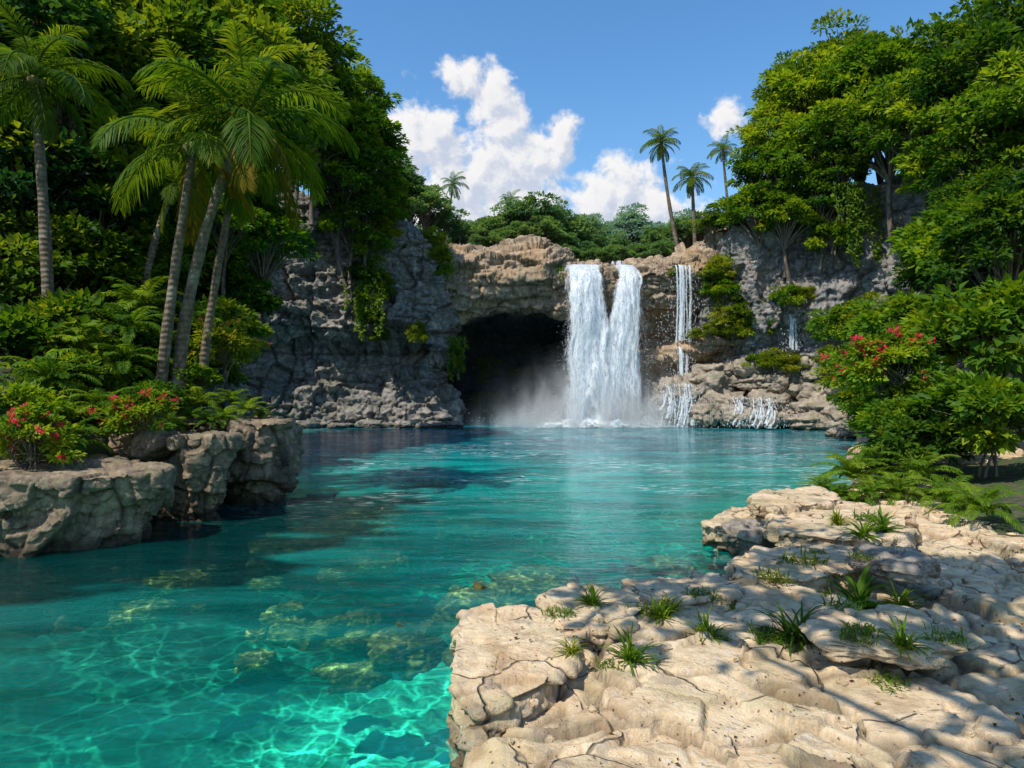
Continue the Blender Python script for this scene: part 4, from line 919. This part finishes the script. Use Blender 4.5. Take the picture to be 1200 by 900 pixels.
# fallen leaves on the stone
rgl = np.random.default_rng(5); C = []
for i in range(420):
    x, y = rgl.uniform(0, 9), rgl.uniform(4.2, 17); z = top_z(x, y, -9)
    if z > .15: C.append((x, y, z+.012))
C = np.array(C); n_ = len(C); D_ = np.concatenate([rgl.normal(size=(n_, 2)), rgl.normal(size=(n_, 1))*.12], 1); L_ = rgl.uniform(.025, .075, n_)
V_, F_ = leafset(C, D_, np.array([0, 0, 1.])+rgl.normal(size=(n_, 3))*.15, L_, L_*.28, rgl, fold=.3)
M['litter'] = leaf_mat('dry_leaf', (.07, .03, .012), (.20, .10, .03), (.34, .24, .06), .2)
tag(link('fallen_leaves', mesh('fallen_leaves', V_, F_, {'tint': np.repeat(rgl.random(n_), 4)}), M['litter']), 'dry brown and yellow leaves scattered over the stone terrace', 'leaf litter', kind='stuff')
# hanging vines
VM = [vine_mesh(501), vine_mesh(502, 7, 3., .7), vine_mesh(503, 12, 5., 1.4, .22)]
for (px, py, Y, s, k, lab) in [(440, 300, 46.0, 1.0, 0, 'long leafy vine curtain hanging down the left cliff'), (425, 330, 46, .8, 2, 'lower vine curtain on the left cliff under the shrubs'), (520, 292, 47.6, .8, 1, 'short vine hanging at the right end of the left cliff'),
                               (536, 395, 49, .8, 0, 'vine hanging beside the cave mouth'), (850, 300, 49.8, .9, 0, 'vine curtain hanging beside the thin waterfall'), (1000, 215, 44, 1.1, 2, 'vine curtain hanging high on the right cliff'),
                               (955, 250, 46, .8, 1, 'short vine below the tree on the right cliff'), (655, 310, 51.0, .45, 1, 'small vine at the edge of the main fall')]:
    a, b_ = VM[k]; q = at(px, py, Y); r = empty('hanging_vine', tuple(q), rng.uniform(-.3, .3), s); tag(r, lab, 'vine'); link('leaves', a, M['leaf_a'], r); link('stems', b_, M['bark'], r)

# ------------------------------------------------------------------ falling water
def fall_mat(name, sx=3.0, thr=(.36, .62), seed=0., body=.93):
    m, nt, out = newmat(name); b = NB(nt); tc = b.n('ShaderNodeTexCoord').outputs['Object']; tc = b.vm('ADD', tc, b.vm('SCALE', b.noise(tc, .8, 3, .5, 0, True), sc=.5)); at_ = b.attr('edge'); dn = b.attr('down')
    n1 = b.noise(b.map(tc, (sx, sx, .16), (seed, 0, 0)), 1.0, 6, .68, .35); n2 = b.noise(b.map(tc, (sx*2.2, sx*2.2, .8), (seed, 4, 0)), 1.5, 5, .7, .3)
    n = b.math('ADD', b.math('MULTIPLY', n1, .6), b.math('MULTIPLY', n2, .4))
    # opaque in the middle, ragged at the edges
    a = b.mr(b.math('ADD', n, b.math('MULTIPLY', at_, .34)), thr[0]+.15, thr[1]+.12)
    pr = b.n('ShaderNodeBsdfPrincipled'); b.put(pr.inputs['Base Color'], b.mix(b.mr(n2, .36, .54), (.50, .68, .82), (.97, .99, 1.))); pr.inputs['Roughness'].default_value = .45
    b.put(pr.inputs['Normal'], b.bump(n, .6, .2))
    tl = b.n('ShaderNodeBsdfTranslucent'); tl.inputs[0].default_value = (.9, .95, 1, 1)
    sh = b.mixsh(.35, pr.outputs[0], tl.outputs[0]); tr = b.n('ShaderNodeBsdfTransparent')
    nt.links.new(b.mixsh(b.math('MULTIPLY', a, body), tr.outputs[0], sh), out.inputs[0]); return m
def fall_sheet(rows, nu=40, nv=150, wob=.12, seed=0, bulge=.5):
    """rows: list of (xl, xr, y, z); returns mesh of a water sheet"""
    R2 = catmull(np.array(rows, float)[:, None, :], 14)[:, 0]; t = np.linspace(0, len(R2)-1, nv); R2 = np.stack([np.interp(t, np.arange(len(R2)), R2[:, k]) for k in range(4)], 1)
    s = np.linspace(0, 1, nu)[:, None]; X = R2[None, :, 0]*(1-s)+R2[None, :, 1]*s; Y = R2[None, :, 2]+0*X; Z = R2[None, :, 3]+0*X
    P = np.stack([X, Y, Z], -1)
    arch = np.sin(s*math.pi); P[..., 1] -= arch*bulge; P[..., 1] += fbm(P*np.array([1.6, 0, .25]), 4, seed)*wob*6+fbm(P*np.array([4.5, 0, .35]), 3, seed+9)*.7*bulge; P[..., 0] += fbm(P*np.array([.8, 0, .4]), 3, seed+5)*wob*7
    edge = np.minimum(s, 1-s)*2; edge = np.clip(edge*2.2, 0, 1)-.55
    return P, (edge+0*X), (np.linspace(0, 1, nv)[None]+0*X)
def fall_obj(name, sheets, mat, parent, org):
    V = []; F = []; E = []; D = []; base = 0
    for P, e, d in sheets:
        V.append((P-np.array(org)).reshape(-1, 3)); F.append(grid_faces(P.shape[0], P.shape[1])+base); base += P.shape[0]*P.shape[1]; E.append(e.ravel()); D.append(d.ravel())
    return link(name, mesh(name, np.concatenate(V), np.concatenate(F), {'edge': np.concatenate(E), 'down': np.concatenate(D)}, True), mat, parent)
def X_(px, Y=51.): return (px-600)/800*Y
def Z_(py, Y=51.): return 3+(450-py)/800*Y
MF = fall_mat('falling_water_main', 2.6); MF2 = fall_mat('falling_water_inner', 3.6, seed=7.); MT = fall_mat('falling_water_thin', 5.5, (.30, .50), 3.)
MTL = fall_mat('falling_water_broken', 7., (.40, .56), 5.)
MS = newmat('spray_drops'); _m, _nt, _o = MS; _b = NB(_nt); _d = _b.n('ShaderNodeBsdfDiffuse'); _d.inputs[0].default_value = (.92, .96, 1, 1); _t = _b.n('ShaderNodeBsdfTranslucent'); _t.inputs[0].default_value = (.9, .95, 1, 1)
_nt.links.new(_b.mixsh(.45, _d.outputs[0], _t.outputs[0]), _o.inputs[0]); MSPR = _m
def drops(rg, C, r, stretch=2.2):
    """little octahedra, elongated downwards"""
    n = len(C); r = r[:, None]; o = np.array([[1, 0, 0], [-1, 0, 0], [0, 1, 0], [0, -1, 0], [0, 0, stretch], [0, 0, -stretch]])
    V = C[:, None]+o[None]*r[:, None]; f = np.array([[0, 2, 4], [2, 1, 4], [1, 3, 4], [3, 0, 4], [2, 0, 5], [1, 2, 5], [3, 1, 5], [0, 3, 5]])
    return V.reshape(-1, 3), (np.arange(n)[:, None, None]*6+f[None]).reshape(-1, 3)
rg = np.random.default_rng(77)
Yf = 50.6
org = (X_(700), Yf, 0)
wf = empty('waterfall', org); tag(wf, 'wide white twin stream waterfall plunging from the plateau rim beside the cave', 'waterfall')
def rows(l): return [(X_(a, Yf), X_(b, Yf), y, Z_(p, Yf)) for a, b, p, y in l]
left = [rows([(660, 714, 307.5, 53.2), (657, 712, 309, 51.6), (656, 711, 325, 50.6-k*.35), (655, 715, 360, 50.0-k*.4), (653, 724, 410, 49.7-k*.4), (650, 732, 460, 49.4-k*.4), (645, 738, 500, 49.2-k*.4)]) for k in range(4)]
right = [rows([(724, 752, 307.5, 53.2), (722, 751, 309, 51.6), (719, 750, 325, 50.6-k*.35), (711, 749, 360, 50.0-k*.4), (703, 749, 410, 49.7-k*.4), (698, 754, 460, 49.4-k*.4), (692, 760, 500, 49.2-k*.4)]) for k in range(4)]
fall_obj('left_stream', [fall_sheet(r, seed=i*3) for i, r in enumerate(left)], MF, wf, org)
fall_obj('right_stream', [fall_sheet(r, seed=20+i*3, bulge=.35) for i, r in enumerate(right)], MF2, wf, org)
# spray thrown off the edges and at the foot
n = 3500; t = rg.random(n)**.6; z = Z_(306, Yf)*(1-t); side = rg.random(n)
xl = lerp(X_(664), X_(658), t); xr = lerp(X_(750), X_(758), t); x = np.where(side < .2, xl+.15, np.where(side < .4, xr-.15, lerp(xl, xr, rg.random(n))))+np.abs(rg.normal(size=n))*rg.normal(size=n)*(.10+.35*t); y = 50.4-1.3*t+rg.normal(size=n)*.35
C = np.stack([x, y, z], 1)
m_ = 7000; C2 = np.stack([X_(705)+rg.normal(size=m_)*3.0, 48.9+rg.normal(size=m_)*.8, np.abs(rg.normal(size=m_))*1.0*np.exp(-((rg.random(m_))))], 1)
Cc = np.concatenate([C, C2])-np.array(org); V, F = drops(rg, Cc, np.concatenate([rg.uniform(.006, .02, n), rg.uniform(.008, .026, m_)]))
sp = link('spray', mesh('spray', V, F), MSPR, wf); sp['kind'] = 'stuff'
# foam where the fall meets the pool
def foam(px0, px1, Y0, Y1, seed, h=.35, name='foam'):
    gx = np.linspace(X_(px0, 49), X_(px1, 49), 160); gy = np.linspace(Y0, Y1, 60); X, Y = np.meshgrid(gx, gy, indexing='ij'); P = np.stack([X, Y, 0*X], -1)
    u = (X-gx[0])/(gx[-1]-gx[0])*2-1; v = (Y-Y0)/(Y1-Y0)*2-1; fall = np.clip(1-u**2, 0, 1)*np.clip(1-v**2, 0, 1)
    Z = .03+fall*h*(.6+1.6*np.abs(fbm(P/.8, 4, seed))*2)+fbm(P/.25, 3, seed)*.15*fall
    return (P+np.stack([0*X, 0*X, Z], -1)), fall-.62
P, e = foam(628, 790, 46.6, 50.6, 3, .75)
fo = fall_obj('foam', [(P, e, e)], fall_mat('foam_white', 1.8, (.02, .35), 2.), wf, org)
# thin falls
def thin(px, w, y0, y1, Ya, Yb, n, label, seed, nd=260, back=1.0, low=False):
    rg = np.random.default_rng(seed); o_ = (X_(px, Ya), Ya, Z_(y1, Yb)); r = empty('thin_waterfall', o_); tag(r, label, 'waterfall'); sh = []
    for i in range(n):
        c = px+rg.uniform(-w, w); ww = rg.uniform(.8, 2.2); dx = rg.uniform(-2, 2); e = y1-rg.uniform(0, .12)*(y1-y0)
        if low:    # short runs of water broken by the boulders
            ww = rg.uniform(.6, 2.6); ya = y0+rg.uniform(0, .45)*(y1-y0)*(1 if i % 3 else .2); e = min(y1, ya+rg.uniform(.35, .9)*(y1-y0)); yd = lerp(Ya, Yb, (ya-y0)/(y1-y0)); dx = rg.uniform(-5, 5)
            sh.append(fall_sheet([(X_(c-ww*.5, Ya), X_(c+ww*.5, Ya), yd+.35, Z_(ya-.6, Ya)), (X_(c-ww*.6, Ya), X_(c+ww*.6, Ya), yd, Z_(ya, Ya)), (X_(c-ww+dx*.7, Ya), X_(c+ww+dx*.7, Ya), yd-.25, Z_((ya+e)/2, Ya)), (X_(c-ww*1.5+dx, Yb), X_(c+ww*1.5+dx, Yb), yd-.45, Z_(e, Yb))], 8, 40, .06, seed+i, .12)); continue
        sh.append(fall_sheet([(X_(c-ww, Ya), X_(c+ww, Ya), Ya+back, Z_(y0-1, Ya)), (X_(c-ww, Ya), X_(c+ww, Ya), Ya, Z_(y0+2, Ya)), (X_(c-ww+dx*.5, Ya), X_(c+ww+dx*.5, Ya), lerp(Ya, Yb, .6), Z_((y0+y1)/2, Ya)), (X_(c-ww*1.3+dx, Yb), X_(c+ww*1.3+dx, Yb), Yb, Z_(e, Yb))], 6, 60, .04, seed+i, .05))
    fall_obj('stream', sh, MTL if low else MT, r, o_)
    t = rg.random(nd); C = np.stack([X_(px, Ya)+rg.normal(size=nd)*w*.09*(.5+t), lerp(Ya, Yb, t)-.1+rg.normal(size=nd)*.1, lerp(Z_(y0, Ya), Z_(y1, Yb), t)], 1)-np.array(o_)
    V, F = drops(rg, C, rg.uniform(.008, .02, nd), 5); s_ = link('spray', mesh('spray', V, F), MSPR, r); s_['kind'] = 'stuff'
thin(800, 9, 312, 404, 50.2, 49.9, 7, 'thin veil waterfall dripping from the rim right of the main falls', 1, 700)
thin(799, 7, 406, 450, 49.7, 49.4, 5, 'short trickle falling off the ledge below the thin veil', 2)
thin(793, 16, 450, 501, 47.6, 46.6, 26, 'small cascade splashing into the pool beside the main falls', 3, 900, low=True)
thin(892, 13, 466, 502, 45.6, 44.8, 18, 'low cascade between the boulders into the right of the pool', 4, 500, low=True)
thin(866, 8, 464, 500, 46.4, 45.6, 8, 'faint trickle over the boulders left of the low cascade', 5, 200, low=True)
thin(929, 4, 368, 412, 46.9, 46.9, 4, 'narrow trickle down the right cliff above the boulders', 6, 160)

# mist around the foot of the fall
def mist():
    m, nt, out = newmat('waterfall_mist'); b = NB(nt); tc = b.n('ShaderNodeTexCoord').outputs['Object']
    sp_ = b.n('ShaderNodeSeparateXYZ'); b.put(sp_.inputs[0], tc)
    ln = b.vm('LENGTH', b.vm('ADD', tc, (0, 0, .0)))
    fall = b.mr(ln, .25, 1.0, 1, 0)
    zz = b.math('MAXIMUM', sp_.outputs[2], 0)
    hz = b.math('ADD', b.math('EXPONENT', b.math('MULTIPLY', zz, -3.4)), b.math('MULTIPLY', b.math('EXPONENT', b.math('MULTIPLY', zz, -13.)), 3.2))
    hz = b.math('MULTIPLY', hz, b.mr(b.math('ABSOLUTE', b.math('SUBTRACT', sp_.outputs[0], .05)), .1, .75, 1.3, .35))
    nn = b.mr(b.noise(b.map(tc, (9, 3, 3)), .8, 4, .6, .4), .38, .66)
    dens = b.math('MULTIPLY', b.math('MULTIPLY', fall, hz), b.math('MULTIPLY', nn, 1.0))
    v = b.n('ShaderNodeVolumePrincipled'); v.inputs['Color'].default_value = (.95, .98, 1, 1); v.inputs['Anisotropy'].default_value = .2
    b.put(v.inputs['Density'], b.math('MULTIPLY', dens, 1.9)); nt.links.new(v.outputs[0], out.inputs['Volume'])
    bm = bmesh.new(); bmesh.ops.create_icosphere(bm, subdivisions=3, radius=1); me = bpy.data.meshes.new('mist'); bm.to_mesh(me); bm.free()
    for v_ in me.vertices:
        if v_.co.z < -.02: v_.co.z = -.02
    o = link('mist', me, m); o.location = (X_(697), 49.4, .06); o.scale = (10.5, 4.0, 7.0); tag(o, kind='stuff', label='white mist rising where the falls meet the pool', cat='mist')
    m.cycles.volume_step_rate = 1.0 if hasattr(m.cycles, 'volume_step_rate') else 1
mist()

# ------------------------------------------------------------------ sky and clouds
SUN = Vector((-.40, -.40, .83)).normalized()
w = bpy.data.worlds.new('World'); scene.world = w; w.use_nodes = True; nt = w.node_tree; nt.nodes.clear(); b = NB(nt)
out = nt.nodes.new('ShaderNodeOutputWorld'); bg = nt.nodes.new('ShaderNodeBackground'); sky = nt.nodes.new('ShaderNodeTexSky'); sky.sky_type = 'NISHITA'; sky.sun_disc = False
el = math.asin(SUN.z); az = math.atan2(SUN.x, SUN.y); sky.sun_elevation = el; sky.sun_rotation = az; sky.air_density = 1.2; sky.dust_density = .4; sky.ozone_density = 3.0; sky.altitude = 0
def dirv(px, py): v = Vector(((px-600)/800, 1, (450-py)/800)); return v.normalized()
BL_ = [(500, 172, 36), (522, 195, 42), (550, 215, 40), (585, 212, 42), (600, 180, 46), (634, 178, 34), (592, 148, 30), (612, 205, 34), (560, 185, 30), (575, 118, 34), (545, 98, 26),
       (705, 228, 36), (730, 215, 34), (722, 250, 40), (752, 262, 44), (780, 262, 36), (735, 290, 55), (800, 268, 34), (690, 245, 24),
       (850, 140, 22), (560, 255, 70), (610, 255, 62), (520, 240, 60), (655, 165, 26), (482, 168, 44), (474, 190, 34), (510, 150, 26)]
gt = bpy.data.node_groups.new('cloud_density', 'ShaderNodeTree'); gt.interface.new_socket('Vector', in_out='INPUT', socket_type='NodeSocketVector'); gt.interface.new_socket('Density', in_out='OUTPUT', socket_type='NodeSocketFloat')
gi = gt.nodes.new('NodeGroupInput'); go = gt.nodes.new('NodeGroupOutput'); gb = NB(gt); acc = None
nv = gb.vm('ADD', gi.outputs[0], gb.vm('SCALE', gb.vm('SUBTRACT', gb.noise(gi.outputs[0], 9, 3, .5, 0, True), (.5, .5, .5)), sc=.035))
for (px, py, r) in BL_:
    d = dirv(px, py); rr = r/800*d.y*1.25
    f = gb.math('SUBTRACT', 1., gb.math('DIVIDE', gb.vm('DISTANCE', nv, tuple(d)), rr))
    if acc is None: acc = f
    else:
        mx = gb.n('ShaderNodeMath', operation='SMOOTH_MAX'); gb.put(mx.inputs[0], acc); gb.put(mx.inputs[1], f); mx.inputs[2].default_value = .25; acc = mx.outputs[0]
glob = gb.math('MULTIPLY', gb.math('SUBTRACT', gb.noise(gi.outputs[0], 2.2, 3, .5), .62), 4.0)   # other clouds elsewhere in the sky
sepg = gb.n('ShaderNodeSeparateXYZ'); gb.put(sepg.inputs[0], gi.outputs[0]); glob = gb.math('ADD', glob, gb.mr(sepg.outputs[1], .2, .5, 0, -2.))
acc = gb.math('MAXIMUM', acc, glob)
acc = gb.math('MAXIMUM', acc, -1.)
n1 = gb.noise(gi.outputs[0], 22, 8, .62, .2)
dn = gb.math('ADD', acc, gb.math('MULTIPLY', gb.math('SUBTRACT', n1, .5), 2.6)); gb.put(go.inputs[0], dn)
tcw = b.n('ShaderNodeTexCoord').outputs['Generated']
def cd(v): g_ = nt.nodes.new('ShaderNodeGroup'); g_.node_tree = gt; nt.links.new(v, g_.inputs[0]); return g_.outputs[0]
lv = Vector((-.55, 0, .83)).normalized()*.018
d0 = cd(tcw); d1 = cd(b.vm('ADD', tcw, tuple(lv)))
mask = b.mr(d0, -.02, .55); lit = b.mr(b.math('SUBTRACT', d0, d1), -.35, .4)
lit = b.math('MULTIPLY', b.math('ADD', b.math('MULTIPLY', lit, .7), .3), b.mr(d0, 1.5, .2, .78, 1.0))
ccol = b.mix(lit, (2.9, 3.5, 4.7), (6.7, 6.5, 6.3))
hs = b.n('ShaderNodeHueSaturation'); hs.inputs['Saturation'].default_value = 1.25; hs.inputs['Value'].default_value = 1.25; nt.links.new(sky.outputs[0], hs.inputs['Color'])
sc_ = b.mix(b.math('MULTIPLY', mask, .96), hs.outputs[0], ccol)
nt.links.new(sc_, bg.inputs[0]); bg.inputs[1].default_value = .15; nt.links.new(bg.outputs[0], out.inputs[0])
w.cycles.sampling_method = 'MANUAL'; w.cycles.sample_map_resolution = 512
sd = bpy.data.lights.new('sun', 'SUN'); sd.energy = 5.0; sd.angle = R_(.5); sd.color = (1, .94, .83); so = bpy.data.objects.new('sun', sd); COL.objects.link(so)
so.rotation_euler = (-SUN).to_track_quat('-Z', 'Y').to_euler()

# ------------------------------------------------------------------ camera and render
cam = bpy.data.cameras.new('camera'); cam.sensor_width = 36; cam.lens = 36*FPX/1200; cam.clip_end = 3000; co = bpy.data.objects.new('camera', cam); COL.objects.link(co)
co.location = (0, 0, CH); co.rotation_euler = (math.radians(90), 0, 0); scene.camera = co
scene.view_settings.view_transform = 'Standard'; scene.view_settings.look = 'None'; scene.view_settings.exposure = 0
scene.cycles.use_denoising = True; scene.cycles.max_bounces = 7; scene.cycles.transparent_max_bounces = 14; scene.cycles.volume_bounces = 1
scene.cycles.diffuse_bounces = 3; scene.cycles.glossy_bounces = 3; scene.cycles.caustics_reflective = False; scene.cycles.caustics_refractive = False
scene.cycles.volume_step_rate = 2.0; scene.cycles.volume_max_steps = 128
